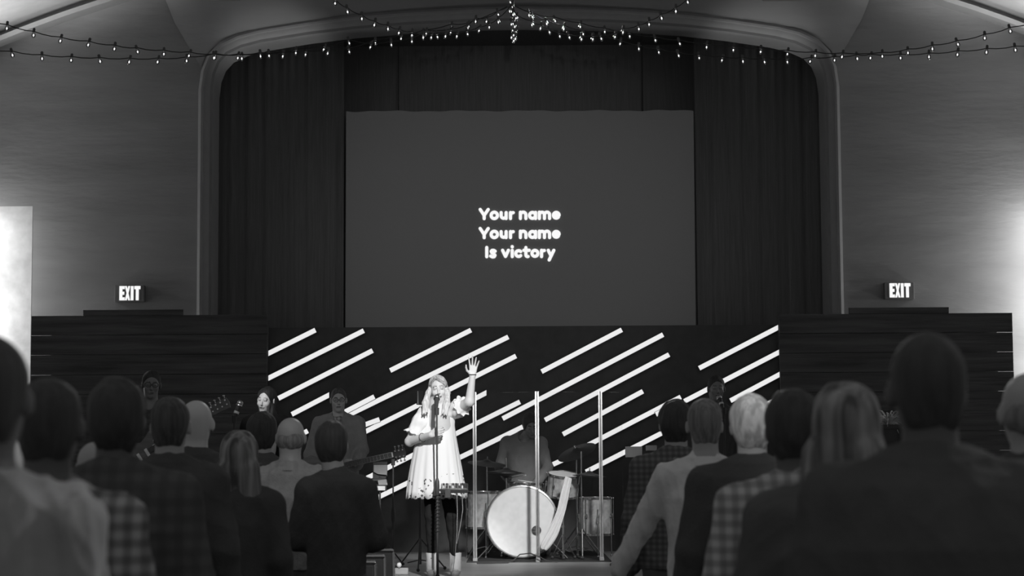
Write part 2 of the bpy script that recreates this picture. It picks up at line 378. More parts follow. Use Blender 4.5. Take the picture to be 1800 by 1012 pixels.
def npmesh(name, V, F, m, parent=None, disp=None):
    me = bpy.data.meshes.new(name); me.vertices.add(len(V)); me.vertices.foreach_set('co', V.astype(np.float32).ravel())
    me.loops.add(F.size); me.loops.foreach_set('vertex_index', F.astype(np.int32).ravel())
    me.polygons.add(len(F)); me.polygons.foreach_set('loop_start', (np.arange(len(F)) * F.shape[1]).astype(np.int32))
    me.update(calc_edges=True)
    if disp is not None:
        nn = np.empty(len(V) * 3, np.float32); me.vertex_normals.foreach_get('vector', nn); V = V + nn.reshape(-1, 3) * disp(V)[:, None]
        me.vertices.foreach_set('co', V.astype(np.float32).ravel()); me.update()
    me.shade_smooth()
    for q in (m if isinstance(m, (list, tuple)) else [m]): me.materials.append(q)
    o = bpy.data.objects.new(name, me); COL.objects.link(o)
    if parent is not None: o.parent = parent
    return o
# ------------------------------------------------------------------ the hall
YW = 22.5          # plane of the proscenium wall
YS = 22.1          # plane of the stage wall with the light bars
ZS = 0.55          # stage height
XC = P(914, 500, YW).x
def grid_surface(name, rows, m, flip=False):
    nr, nc = len(rows), len(rows[0]); b = MB(); fs = []
    for i in range(nr - 1):
        for j in range(nc - 1): fs.append((i * nc + j, i * nc + j + 1, (i + 1) * nc + j + 1, (i + 1) * nc + j))
    return b.add([p for r in rows for p in r], fs).build(name, m)
# half profiles, as (distance from the room axis, height)
def prof(px): return [(abs(P(x, y, YW).x - XC), P(x, y, YW).z) for x, y in px]
inner = prof([(373, 999), (373, 600), (373, 300), (373, 190), (374, 160), (378, 130), (386, 110), (400, 95), (425, 83), (460, 74), (540, 61), (620, 51), (720, 43), (820, 38), (914, 36)])
inner = [(inner[2][0], z) if i < 4 else (x, z) for i, (x, z) in enumerate(inner)]; inner[0] = (inner[1][0], 0.0)
vault = prof([(-260, 230), (-160, 152), (-80, 113), (0, 83), (60, 59), (120, 37), (180, 17), (244, -3), (330, -30), (430, -58), (560, -84), (740, -104), (914, -112)])
vault[0] = (7.6, vault[0][1])
def vz(x):
    xs = [q[0] for q in vault][::-1]; zs = [q[1] for q in vault][::-1]; return float(np.interp(abs(x), xs, zs))
def iz(x):
    xs = [q[0] for q in inner][::-1]; zs = [q[1] for q in inner][::-1]; return float(np.interp(abs(x), xs, zs))
xin = inner[0][0]
# front wall: two flanks and the piece over the arch as one sheet with thickness behind it
b = MB()
def strip(bb, x0, z0a, z0b, x1, z1a, z1b, y):
    bb.add([(x0, y, z0a), (x1, y, z1a), (x1, y, z1b), (x0, y, z0b)], [(0, 1, 2, 3)])
for s in (-1, 1):
    xs = np.linspace(xin, 7.6, 30)
    for a, c in zip(xs[:-1], xs[1:]): strip(b, XC + s * a, 0, vz(a), XC + s * c, 0, vz(c), YW)
    hs = [q[0] for q in inner]
    for (a, za), (c, zc) in zip(inner[1:-1], inner[2:]):
        if abs(a - c) > 1e-6: strip(b, XC + s * a, za, vz(a), XC + s * c, zc, vz(c), YW)
struct(b.build('wall_front', M['wall'], smooth=False))
# rounded moulding round the proscenium opening
def sweep(name, pts, prof2, m, mirror=True):
    """pts: inner curve (x,z) from floor to crown; prof2: (outward offset, y)"""
    full = [Vector((XC - x, 0, z)) for x, z in pts] + [Vector((XC + x, 0, z)) for x, z in pts[::-1][1:]]
    rows = []
    for i, p in enumerate(full):
        t = (full[min(i + 1, len(full) - 1)] - full[max(i - 1, 0)]).normalized(); nrm = Vector((-t.z, 0, t.x))
        rows.append([p + nrm * o_ + Vector((0, y, 0)) for o_, y in prof2])
    return grid_surface(name, rows, m)
W = .155
mp = [(W + .012, YW + .01), (W, YW - .045), (W * .8, YW - .065), (W * .66, YW - .06), (W * .6, YW - .035), (W * .45, YW - .03), (W * .2, YW + .0), (W * .05, YW + .06), (0, YW + .16), (0, YW + .5)]
struct(sweep('trim_1', inner, mp, M['trim']))
# raised rib where the barrel ceiling meets the wall
rib = [(.0, YW), (.0, YW - .24), (.055, YW - .24), (.06, YW - .02), (.17, YW - .02), (.19, YW - .0)]
vpts = [(x, z) for x, z in vault]
struct(sweep('trim_2', vpts, rib, M['trim']))
# barrel ceiling running back over the hall
rows = []
full = [(XC - x, z) for x, z in vault] + [(XC + x, z) for x, z in vault[::-1][1:]]
for y in (YW, 21, 19, 17, 15): rows.append([(x, y, z + .17) for x, z in full])
struct(grid_surface('ceiling', rows, M['ceiling']))
# sloping hood between the arch and the ceiling
hood_lo = [q for q in inner if q[0] < xin + .01][5:]
rows = []
lo_pts = [(-1, q) for q in hood_lo] + [(1, q) for q in hood_lo[::-1][1:]]
r0, r1, r2 = [], [], []
for s, (x, z) in lo_pts:
    k = x / xin; top = (x * 1.13 + k * .25, min(vz(x * 1.1 + .3) - .02, 7.6))
    kk = 1 - abs(k) ** 5
    r0.append((XC + s * (x + .165 * k), YW - .01, z + .16 * (1 - .5 * k)))
    r1.append((XC + s * (x * 1.09 + .15 * k), YW - .012 - .55 * kk, (z + .16) * .45 + top[1] * .55))
    r2.append((XC + s * top[0], YW - .015 - 1.3 * kk, top[1] + .25))
struct(grid_surface('trim_3', [r0, r1, r2], M['wall']))
# recessed ceiling fittings at the top of the picture
for px, w in ((1377, 78), (392, 62)):
    p = P(px, 0, YW - 1.0); ww = w / 2 / FPX * p.y
    t = thing('ceiling_light', 'slim unlit recessed light fitting on the sloped surface above the ' + ('right' if px > 900 else 'left') + ' end of the arch', 'light', p)
    MB().box((0, 0, .05), (2 * ww, .25, .05)).build('housing', M['trim'], t, bevel=.008)
    MB().box((0, 0, .02), (1.8 * ww, .2, .02)).build('lens', M['grey'], t, bevel=.005)
# side walls and floor
for s, nm in ((-1, 'left'), (1, 'right')):
    struct(MB().box((XC + s * 7.7, 18.5, 3), (.2, 8.2, 6.6)).build('wall_' + nm, M['wall'], smooth=False))
struct(MB().box((0, 11.5, -.05), (16, 25, .1)).build('floor', M['floor'], smooth=False))
st = MB().box((0, (16.35 + 25) / 2, ZS / 2 + .0), (11.6, 25 - 16.35, ZS)); struct(st.build('stage_platform', M['stage'], smooth=False))
# alcove behind the opening
struct(MB().box((XC, 24.6, 3.65), (8.6, .1, 6.3)).build('wall_back', M['curtain'], smooth=False))
for s in (-1, 1): struct(MB().box((XC + s * 4.2, 23.8, 3.6), (.1, 1.6, 6.2)).build('wall_back_' + ('left' if s < 0 else 'right'), M['curtain'], smooth=False))
struct(MB().box((XC, 23.75, 6.78), (8.6, 1.8, .1)).build('wall_back_top', M['curtain'], smooth=False))
# pleated black drapes either side of the screen and above it
def drape(label, x0, x1, z0, z1, y, grp=None):
    b = MB(); n = int((x1 - x0) * 60); vs = []; fs = []
    for i in range(n + 1):
        x = x0 + (x1 - x0) * i / n; yy = y + .012 * math.sin(x * 26) + .006 * math.sin(x * 61)
        vs += [(x, yy, z0), (x, yy, z1)]
        if i: fs.append((2 * i - 2, 2 * i, 2 * i + 1, 2 * i - 1))
    b.add(vs, fs); o = b.build('stage_drape', M['curtain'], smooth=True)
    md = o.modifiers.new('thick', 'SOLIDIFY'); md.thickness = .006
    return tag(o, label, 'curtain')
pl = P(608, 400, 23.2).x; pr = P(1220, 400, 23.2).x
drape('black pleated drape hanging on the left of the projection screen', XC - 3.6, pl - .06, ZS + .02, 6.6, 23.6)
drape('black pleated drape hanging on the right of the projection screen', pr + .06, XC + 3.6, ZS + .02, 6.6, 23.6)
# projection screen with its uneven upper edge and the three lines of lyric
YP = 23.2
c = [P(607, 579, YP), P(1223, 574, YP)]
tops = []
nn = 60
for i in range(nn + 1):
    x = 608.5 + (1219 - 608.5) * i / nn; y = 196.5 - 1.5 * i / nn + 1.6 * math.sin(i * .9) * math.sin(i * .37 + 1) - 1
    tops.append(P(x, y, YP))
poly = [(c[0].x, c[0].z), (c[1].x, c[1].z)] + [(t.x, t.z) for t in tops[::-1]]
scr = thing('projection_screen', 'large grey projection screen showing three lines of white lyrics', 'screen', (XC, YP, c[0].z))
def at_scr(b): return b
b = MB(); b.prism([(x - XC, z - c[0].z) for x, z in poly], 0, .02); b.build('screen_surface', M['screen'], scr, smooth=False)
MB().cyl((c[0].x - XC, .05, 4.25), (c[1].x - XC, .05, 4.25 ), .035).build('roller', M['black'], scr) if False else None
def strokes(b, lines, w, tr, y, caps=True):
    """lines: polylines in drawing units; tr maps to (x,z); flat bars with round ends, 1 mm apart in depth"""
    k = 0
    for ln in lines:
        for (x0, y0), (x1, y1) in zip(ln[:-1], ln[1:]):
            a = Vector(tr(x0, y0)); c_ = Vector(tr(x1, y1)); d = c_ - a; L_ = d.length
            if L_ < 1e-6: continue
            d /= L_; n_ = Vector((-d.y, d.x)); r = w / 2; pts = []
            if caps:
                ang = math.atan2(d.y, d.x)
                pts = [c_ + Vector((math.cos(ang + t), math.sin(ang + t))) * r for t in np.linspace(-PI / 2, PI / 2, 7)]
                pts += [a + Vector((math.cos(ang + t), math.sin(ang + t))) * r for t in np.linspace(PI / 2, 3 * PI / 2, 7)]
            else: pts = [c_ - n_ * r, c_ + n_ * r, a + n_ * r, a - n_ * r]
            b.prism([(p.x, p.y) for p in pts], y - .004 - .0002 * (k % 20), y); k += 1
def arc(cx, cy, r, a0, a1, n=12): return [(cx + r * math.cos(math.radians(t)), cy + r * math.sin(math.radians(t))) for t in np.linspace(a0, a1, n)]
YN = [[(203, 152), (262, 240), (322, 152)], [(262, 240), (262, 288)], arc(412, 240, 47, 0, 360, 20),
      [(513, 198), (513, 240)] + arc(550, 245, 37, 180, 0)[1:] + [(587, 198)], [(587, 240), (587, 286)],
      [(652, 198), (652, 286)], [(652, 225)] + arc(690, 235, 36, 200, 275, 6),
      [(799, 192), (799, 286)], [(799, 240)] + arc(840, 232, 40, 180, 360) + [(880, 286)],
      arc(978, 240, 44, 0, 360, 20), [(1024, 196), (1024, 286)],
      [(1080, 192), (1080, 286)], arc(1118, 230, 37, 180, 360) + [(1155, 286)], arc(1193, 230, 38, 180, 360) + [(1231, 286)],
      arc(1330, 238, 42, 40, 360, 20) + [(1292, 238)]]
IV = [[(300, 715), (300, 852)],
      [(425, 770), (405, 758), (380, 758), (366, 772), (375, 792), (408, 812), (422, 832), (410, 852), (385, 855), (358, 842)],
      [(535, 757), (578, 848), (621, 757)], [(678, 757), (678, 850)], [(677, 703), (679, 706)],
      arc(773, 805, 43, 45, 315, 16), [(880, 716), (880, 820)] + arc(905, 825, 25, 180, 70, 6), [(850, 757), (930, 757)],
      arc(1014, 802, 44, 0, 360, 20), [(1112, 757), (1112, 850)], [(1112, 790)] + arc(1150, 798, 38, 200, 275, 6),
      [(1212, 757), (1252, 840)], [(1294, 757), (1225, 900)]]
def tr_for(dy):
    def tr(x, y):
        p = P(820 + x / 8.43, 350 + (y + dy) / 8.43, YP - .002); return (p.x - XC, p.z - c[0].z)
    return tr
for nm, ls, dy in (('lyric_line', YN, 0), ('lyric_line', YN, 282), ('lyric_line', IV, 0)):
    b = MB(); strokes(b, ls, 47 / 8.43 / FPX * YP, tr_for(dy), -.002); b.build(nm, M['text'], scr, smooth=False)

# stage wall: black centre panel, plank wings with lit gaps
px0 = P(472, 600, YS).x; px1 = P(1368, 600, YS).x; ztop = P(1368, 570, YS).z
struct(MB().box(((px0 + px1) / 2, YS + .06, (ztop + ZS) / 2), (px1 - px0, .06, ztop - ZS)).build('wall_stage', M['stagewall'], smooth=False))
def wing(label, xa, xb, za, zb, capx, capz, side):
    x0, x1 = P(xa, 600, YS - .1).x, P(xb, 600, YS - .1).x; z1 = P(xa, za, YS - .1).z
    t = thing('plank_wall', label, 'wall panel', ((x0 + x1) / 2, YS - .1, ZS)); cx = (x0 + x1) / 2
    n = 12; h = (z1 - ZS) / n; r = random.Random(int(xa))
    for k in range(n):
        j = r.uniform(-.004, .004)
        MB().box((0, r.uniform(-.004, .004), (k + .5) * h), (x1 - x0, .03, h - .005 + .002 * (k % 3 == 0))).build('plank', M['plank'], t, smooth=False, bevel=.002)
    for q in (.25, .5, .75): MB().box(((q - .5) * (x1 - x0), .035, (z1 - ZS) / 2), (.09, .035, z1 - ZS - .02)).build('batten', M['plank'], t, smooth=False)
    bx = (P(92, 600, YS).x + P(470, 600, YS).x) / 2 if side < 0 else (P(1370, 600, YS).x + P(1752, 600, YS).x) / 2; bw = abs(P(470, 600, YS).x - P(92, 600, YS).x)
    MB().box((bx - cx, .065, (z1 - ZS) / 2), (bw, .02, z1 - ZS - .03)).build('backing_cloth', M['curtain'], t, smooth=False)  # unseen sheet added to stop light coming through the plank gaps
    c0, c1 = P(capx[0], capz, YS - .1), P(capx[1], capz, YS - .1)
    MB().box(((c0.x + c1.x) / 2 - cx, 0, (z1 - ZS + c0.z - ZS) / 2), (c1.x - c0.x, .04, abs(c0.z - z1))).build('top_board', M['plank'], t, smooth=False)
wing('dark plank stage wall at the left, below the left exit sign', 55, 470, 555, 556, (147, 322), 545, -1)
wing('dark plank stage wall at the right, below the right exit sign', 1370, 1780, 552, 545, (1492, 1667), 541, 1)

# exit signs
for x0, y0, x1, y1, w in ((202, 501, 254, 531, 'left'), (1555, 496, 1606, 526, 'right')):
    yy = YW - .06; a = P(x0, y1, yy); d = P(x1, y0, yy); cx = (a.x + d.x) / 2
    t = thing('exit_sign', 'lit EXIT sign on the wall to the %s of the proscenium arch' % w, 'sign', (cx, yy, a.z))
    W_, H_ = d.x - a.x, d.z - a.z
    MB().box((0, .02, H_ / 2), (W_, .08, H_)).build('housing', mat('sign_face', .2, .5), t, bevel=.006)
    b = MB(); w_ = .036; h0, h1 = H_ * .1, H_ * .94; mid = (h0 + h1) / 2; u = W_ / 52
    X = lambda q: (q - 26.5) * u
    def rect(xa, za, xb, zb): b.prism([(xa, za), (xb, za), (xb, zb), (xa, zb)], -.026, -.02)
    rect(X(9), h0, X(14.2), h1); rect(X(14), h1 - .034, X(18.3), h1); rect(X(14), mid - .017, X(17.6), mid + .017); rect(X(14), h0, X(18.3), h0 + .034)
    b.prism([(X(18.7), h0), (X(22.0), h0), (X(27.9), h1), (X(24.6), h1)], -.026, -.02); b.prism([(X(24.6), h0), (X(27.9), h0), (X(22.0), h1), (X(18.7), h1)], -.0265, -.0205)
    rect(X(29), h0, X(33.8), h1); rect(X(38), h0, X(43), h1); rect(X(35.2), h1 - .036, X(46), h1)
    b.build('exit_lettering', M['exit'], t, smooth=False)

# diagonal light bars  (left end, right end in picture px, cut style, label)
BARS = [
    ((472, 621), (554.5, 580), 'v', 'short light bar at the top left corner of the stage wall'),
    ((472, 664.5), (639.5, 581), 'v', 'long light bar at the far left, second from the top'),
    ((489.5, 700), (655, 616), '', 'long light bar ending just above the backing singer\'s hair'),
    ((513, 728), (578.5, 694), 'r', 'light bar between backing singer and guitarist at head height'),
    ((500, 779), (541, 757), '', 'light bar end showing beside the grey sweater man\'s bald head'),
    ((604, 725), (658, 697), 'l', 'short light bar stacked on a longer one right of the guitarist\'s head'),
    ((612, 729.5), (893.5, 592), '', 'very long light bar passing just above the lead singer\'s head'),
    ((686, 651), (828, 580), '', 'light bar above the lead singer, below the screen\'s lower edge'),
    ((631, 750), (667, 737), 'l', 'stubby light bar beside the guitarist\'s jacket'),
    ((633, 763), (907, 625.5), '', 'long light bar running behind the lead singer\'s neck and raised arm'),
    ((826, 705), (855, 690), 'r', 'short light bar by the singer\'s raised elbow and shield post'),
    ((645, 840), (914, 706), '', 'long light bar crossing behind the singer\'s waist'),
    ((660, 876), (922, 748.5), 'r', 'lowest long light bar, behind the singer\'s dress hem and drummer\'s shoulder'),
    ((952, 653), (1093, 579.5), '', 'light bar under the right half of the screen, topmost there'),
    ((883.5, 735.5), (1165.5, 588), '', 'very long light bar starting left of the middle shield post'),
    ((958, 738), (1176, 623), '', 'long light bar meeting the top of the right shield post'),
    ((989.5, 763), (1130, 687.5), '', 'light bar crossing behind the right shield post, above the cymbals'),
    ((972, 816), (1012, 797.5), '', 'short light bar end left of the tall cymbal stand'),
    ((1024, 787), (1196.5, 697.5), '', 'long light bar ending over the dark-haired man in the check coat'),
    ((1153, 728), (1186, 712), '', 'short stub of light bar at the dark-haired man\'s left temple'),
    ((1030, 829), (1167, 759), '', 'lowest light bar, right of the cymbal stand'),
    ((1229, 647), (1367.5, 575.5), 'r', 'light bar at the top right corner of the stage wall'),
    ((1203, 705), (1369, 619), 'r', 'light bar passing behind the head of the dim performer at right'),
    ((1284, 704), (1370, 658), 'r', 'light bar just above the white-haired man'),
    ((1300, 734), (1361, 704), '', 'light bar tip showing right of the white-haired man\'s head'),
]
for (xa, ya), (xb, yb), cut, label in BARS:
    front = label.split()[0] in ('stubby',) or 'stacked' in label or 'stub of' in label
    yy = YS - (.11 if front else .02)
    a, c_ = P(xa, ya, yy), P(xb, yb, yy); d = Vector((c_.x - a.x, c_.z - a.z)); L_ = d.length; d /= L_; n_ = Vector((-d.y, d.x)); w = 8.2 / FPX * yy / 2
    t = thing('light_bar', label, 'light', ((a.x + c_.x) / 2, yy, (a.z + c_.z) / 2), group='diagonal light bars on the stage wall')
    cx = Vector(((a.x + c_.x) / 2, (a.z + c_.z) / 2)); A = Vector((a.x, a.z)) - cx; C_ = Vector((c_.x, c_.z)) - cx
    def quad(w, g):
        p = [A - n_ * w - d * g, C_ - n_ * w + d * g, C_ + n_ * w + d * g, A + n_ * w - d * g]; sh = w / d.x * d.y
        if cut in ('v', 'l'): p[0] = A - n_ * w - d * (sh + g) ; p[3] = A + n_ * w + d * (sh - g)
        if cut in ('r',): p[1] = C_ - n_ * w - d * (-g + sh) ; p[2] = C_ + n_ * w + d * (g + sh)
        if cut == 'v' or cut == 'l':
            p[0] = Vector((A.x, 0)); p[0].y = A.y - w / d.x; p[3] = Vector((A.x, A.y + w / d.x))
        if cut == 'r': p[1] = Vector((C_.x, C_.y - w / d.x)); p[2] = Vector((C_.x, C_.y + w / d.x))
        return [(q.x, q.y) for q in p]
    MB().prism(quad(w, 0), -.012, .0).build('diffuser', M['bar'], t, smooth=False)
    MB().prism(quad(w + .004, .004), .0, .045).build('housing', M['stagewall'], t, smooth=False)

# ------------------------------------------------------------------ string lights
def string(label, pts, y_of, bulbs_skip=(), wirepts=None):
    t = thing('string_lights', label, 'string lights', P(pts[len(pts) // 2][0], pts[len(pts) // 2][1], y_of(pts[len(pts) // 2][0])), group='festoon lights strung across the arch')
    o = t.location.copy()
    top = [P(x, y - 7, y_of(x)) - o for x, y in (wirepts or pts)]
    w = []
    for i in range(len(top) - 1):
        for k in range(3): q = top[i].lerp(top[i + 1], k / 3); w.append(q - Vector((0, 0, .012 * math.sin(PI * k / 3))))
    w.append(top[-1]); MB().tube(w, .0045, 5).build('cable', M['wire'], t)
    for i, (x, y) in enumerate(pts):
        p = P(x, y, y_of(x)) - o; r = random.Random(i + int(x)); tilt = Euler((r.uniform(-.25, .25), r.uniform(-.3, .3), 0)).to_matrix()
        if bulb_proto[0] is None:
            so = MB().lathe([(.006, .066), (.012, .06), (.0125, .028), (.009, .024)], n=10).build('socket', M['socketm'], t)
            bu = MB().lathe([(.009, .026), (.0155, .012), (.0175, 0), (.0155, -.012), (.008, -.022), (.0, -.025)], n=12).build('bulb', M['glass'], t)
            fi = MB().ball((0, 0, .0), (.0055, .0055, .009), 8, 6).build('filament', M['bulb'], bu)
            bulb_proto[0] = (so, bu, fi)
        else:
            so, bu, fi0 = bulb_proto[0]; so = so.copy(); bu = bu.copy(); fi = fi0.copy()
            for q in (so, bu, fi): COL.objects.link(q)
            so.parent = t; bu.parent = t; fi.parent = bu
        for q in (so, bu): q.location = p; q.rotation_euler = tilt.to_euler()
bulb_proto = [None]
HUB = (900, 14)
def yfun(xe, ye, yh): return lambda x: yh + (ye - yh) * min(1.2, abs(x - 900) / abs(xe - 900))
L1 = [(12, 50), (59, 62), (106, 72), (155, 79), (201, 86), (242, 91), (288, 95), (332, 98), (376, 102), (418, 102), (458, 99), (497, 99), (520, 93), (569, 87), (614, 76), (651, 83), (688, 79), (724, 73), (749, 60), (792, 58), (822, 50), (836, 38), (855, 38), (876, 26)]
L2 = [(22, 97), (74, 103), (125, 106), (176, 108), (227, 109), (277, 109), (328, 107), (378, 101), (425, 103), (473, 98), (537, 96), (576, 94), (614, 91), (660, 76), (705, 68), (744, 60), (794, 49), (824, 47)]
L3 = [(589, 6), (611, 21), (636, 33), (658, 44), (682, 51), (701, 58), (724, 62), (744, 66), (758, 66), (769, 65), (783, 64), (803, 64), (822, 60), (842, 54), (860, 48), (876, 39)]
R1 = [(1776, 55), (1731, 67), (1684, 78), (1639, 86), (1596, 93), (1551, 99), (1480, 100), (1433, 98), (1384, 95), (1337, 91), (1289, 88), (1242, 83), (1195, 77), (1152, 71), (1107, 64), (1063, 56), (1020, 47), (976, 37), (936, 30)]
R2 = [(1785, 88), (1734, 92), (1683, 96), (1633, 100), (1583, 102), (1530, 102), (1507, 103), (1467, 106), (1424, 108), (1384, 109), (1344, 109), (1306, 108), (1269, 106), (1229, 102), (1193, 98), (1158, 92), (1123, 86), (1090, 77), (1025, 60), (991, 51), (961, 42), (930, 27)]
R3 = [(1209, 4), (1188, 20), (1163, 32), (1141, 43), (1123, 51), (1095, 57), (1081, 65), (1057, 68), (1042, 69), (1022, 69), (1001, 66), (984, 64), (966, 57), (950, 50), (935, 44), (907, 32)]
def ext(pts, a=None, b=None): return ([a] if a else []) + pts + ([b] if b else [])
string('string of clear bulbs, upper one of the left pair, climbing to the arch crown', L1, yfun(0, 17.0, 19.5), wirepts=ext(L1, (-40, 38), HUB))
string('string of clear bulbs, lower one of the left pair', L2, yfun(0, 17.3, 19.6), wirepts=ext(L2, (-40, 90), HUB))
string('string of bulbs dropping from the top edge on the left of the crown', L3, yfun(580, 16.5, 19.4), wirepts=ext(L3, (560, -18), HUB))
string('string of clear bulbs, upper one of the right pair, over the right exit sign', R1, yfun(1800, 17.0, 19.5), wirepts=ext(R1, (1840, 40), HUB))
string('string of clear bulbs, lower one of the right pair', R2, yfun(1800, 17.3, 19.6), wirepts=ext(R2, (1840, 83), HUB))
string('string of bulbs dropping from the top edge on the right of the crown', R3, yfun(1220, 16.5, 19.4), wirepts=ext(R3, (1240, -20), HUB))
CL = [(897, 4), (901, 12), (896, 20), (902, 26), (898, 33), (906, 36), (899, 43), (905, 47), (901, 54), (907, 57), (903, 62), (906, 68), (903, 72), (899, 66)]
string('bundle of bulbs hanging straight down at the crown of the arch', CL, lambda x: 19.45)
for px in (700, 1130):
    x_ = P(px, 200, YP).x - XC; zt = tops[30].z - c[0].z
    MB().cyl((x_, .03, zt - .06), (x_, .03, 6.74 - c[0].z), .008, n=6).build('hanging_cable', M['wire'], scr)

# thin pale sheet at far left: the wall's lit patch put into its colour
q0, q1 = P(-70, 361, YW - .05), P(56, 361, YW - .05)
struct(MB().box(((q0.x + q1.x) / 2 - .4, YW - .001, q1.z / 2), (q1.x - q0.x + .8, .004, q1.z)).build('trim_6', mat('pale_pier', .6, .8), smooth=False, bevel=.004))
# ------------------------------------------------------------------ people
def rotm(pitch=0, roll=0, yaw=0): return np.array(Euler((pitch, roll, yaw), 'ZYX').to_matrix()) if False else np.array((Matrix.Rotation(yaw, 3, 'Z') @ Matrix.Rotation(pitch, 3, 'X') @ Matrix.Rotation(roll, 3, 'Y')))
def head_ops(S, hc, R, g, fem=False, fine=True):
    """head: faces -Y in its own frame; g = overall scale"""
    T = lambda p: hc + R @ (np.array(p) * g); q = g
    S.ell(T((0, .012, .035)), np.array((.074, .094, .083)) * q, R, .02)
    S.ell(T((0, -.035, -.03)), np.array((.058 if not fem else .054, .058, .078)) * q, R, .03)
    S.ell(T((0, -.062, -.092)), np.array((.026, .022, .02)) * q, R, .025)
    S.ell(T((0, .035, -.02)), np.array((.06, .06, .06)) * q, R, .03)
    if fine:
        for s in (-1, 1):
            S.ell(T((s * .030, -.098, .010)), np.array((.017, .014, .011)) * q, R, .008, '-')
            S.ell(T((s * .030, -.080, .010)), np.array((.0135, .0125, .0115)) * q, R, .003)
            S.cap(T((s * .014, -.091, .028)), T((s * .045, -.083, .030)), .006 * q, .005 * q, .01)
            S.ell(T((s * .04, -.066, -.025)), np.array((.018, .018, .018)) * q, R, .02)
            S.cap(T((s * .007, -.102, -.032)), T((s * .007, -.1, -.034)), .006 * q, .006 * q, .006)
        S.cap(T((0, -.088, .018)), T((0, -.110, -.028)), .007 * q, .0095 * q, .008)
        S.cap(T((-.018, -.0885, -.056)), T((.018, -.0885, -.056)), .005 * q, .005 * q, .006)
        S.cap(T((-.016, -.0885, -.066)), T((.016, -.0885, -.066)), .006 * q, .006 * q, .006)
    for s in (-1, 1):
        Re = R @ rotm(0, 0, s * .35)
        S.ell(T((s * .078, .004, 0)), np.array((.008, .020, .032)) * q, Re, .008)
def hand_ops(S, w, d, n, side, curl=.4, spread=.12, g=1.0, grip=False, thumb=1.0):
    """w wrist, d direction to knuckles, n palm normal (palm side), side: vector towards the thumb"""
    d = d / np.linalg.norm(d); side = side - d * (side @ d); side /= np.linalg.norm(side); n = n - d * (n @ d) - side * (n @ side); n /= np.linalg.norm(n)
    offs = [.030, .010, -.010, -.029]; lens = [(.040, .024, .020), (.044, .028, .022), (.041, .026, .021), (.032, .020, .018)]; kn = [.088, .092, .088, .080]
    for i in range(4):
        k = w + d * kn[i] * g + side * offs[i] * g
        S.cap(w + side * offs[i] * .6 * g + d * .012 * g, k, .0125 * g, .0095 * g, .012)
        a = spread * (1.5 - i) ; dd = d * math.cos(a) + side * math.sin(a); p = k; c = curl * (.8 if not grip else 1) 
        ang = 0
        for j in range(3):
            ang += c * (1.0, 1.1, .8)[j] + (.08 * i if curl > .3 else .03 * i)
            q = p + (dd * math.cos(ang) + n * math.sin(ang)) * lens[i][j] * g
            S.cap(p, q, (.0088, .0080, .0072)[j] * g, (.0080, .0072, .0062)[j] * g, .003); p = q
    b = w + d * .022 * g + side * .022 * g
    t1 = b + (d * .55 + side * .75 * thumb + n * .25) * .045 * g; t2 = t1 + (d * .8 + side * .35 * thumb + n * (.3 + .5 * curl)) * .034 * g; t3 = t2 + (d * .85 + side * .1 * thumb + n * (.25 + .9 * curl)) * .026 * g
    S.cap(b, t1, .013 * g, .0105 * g, .01); S.cap(t1, t2, .0102 * g, .009 * g, .003); S.cap(t2, t3, .009 * g, .007 * g, .003)
DEF = dict(ankle=(.10, .02, .08), knee=(.105, -.02, .49), hip=(.09, .0, .90), shoulder=(.168, .01, 1.398), elbow=(.225, .03, 1.13), wrist=(.245, -.06, .88))
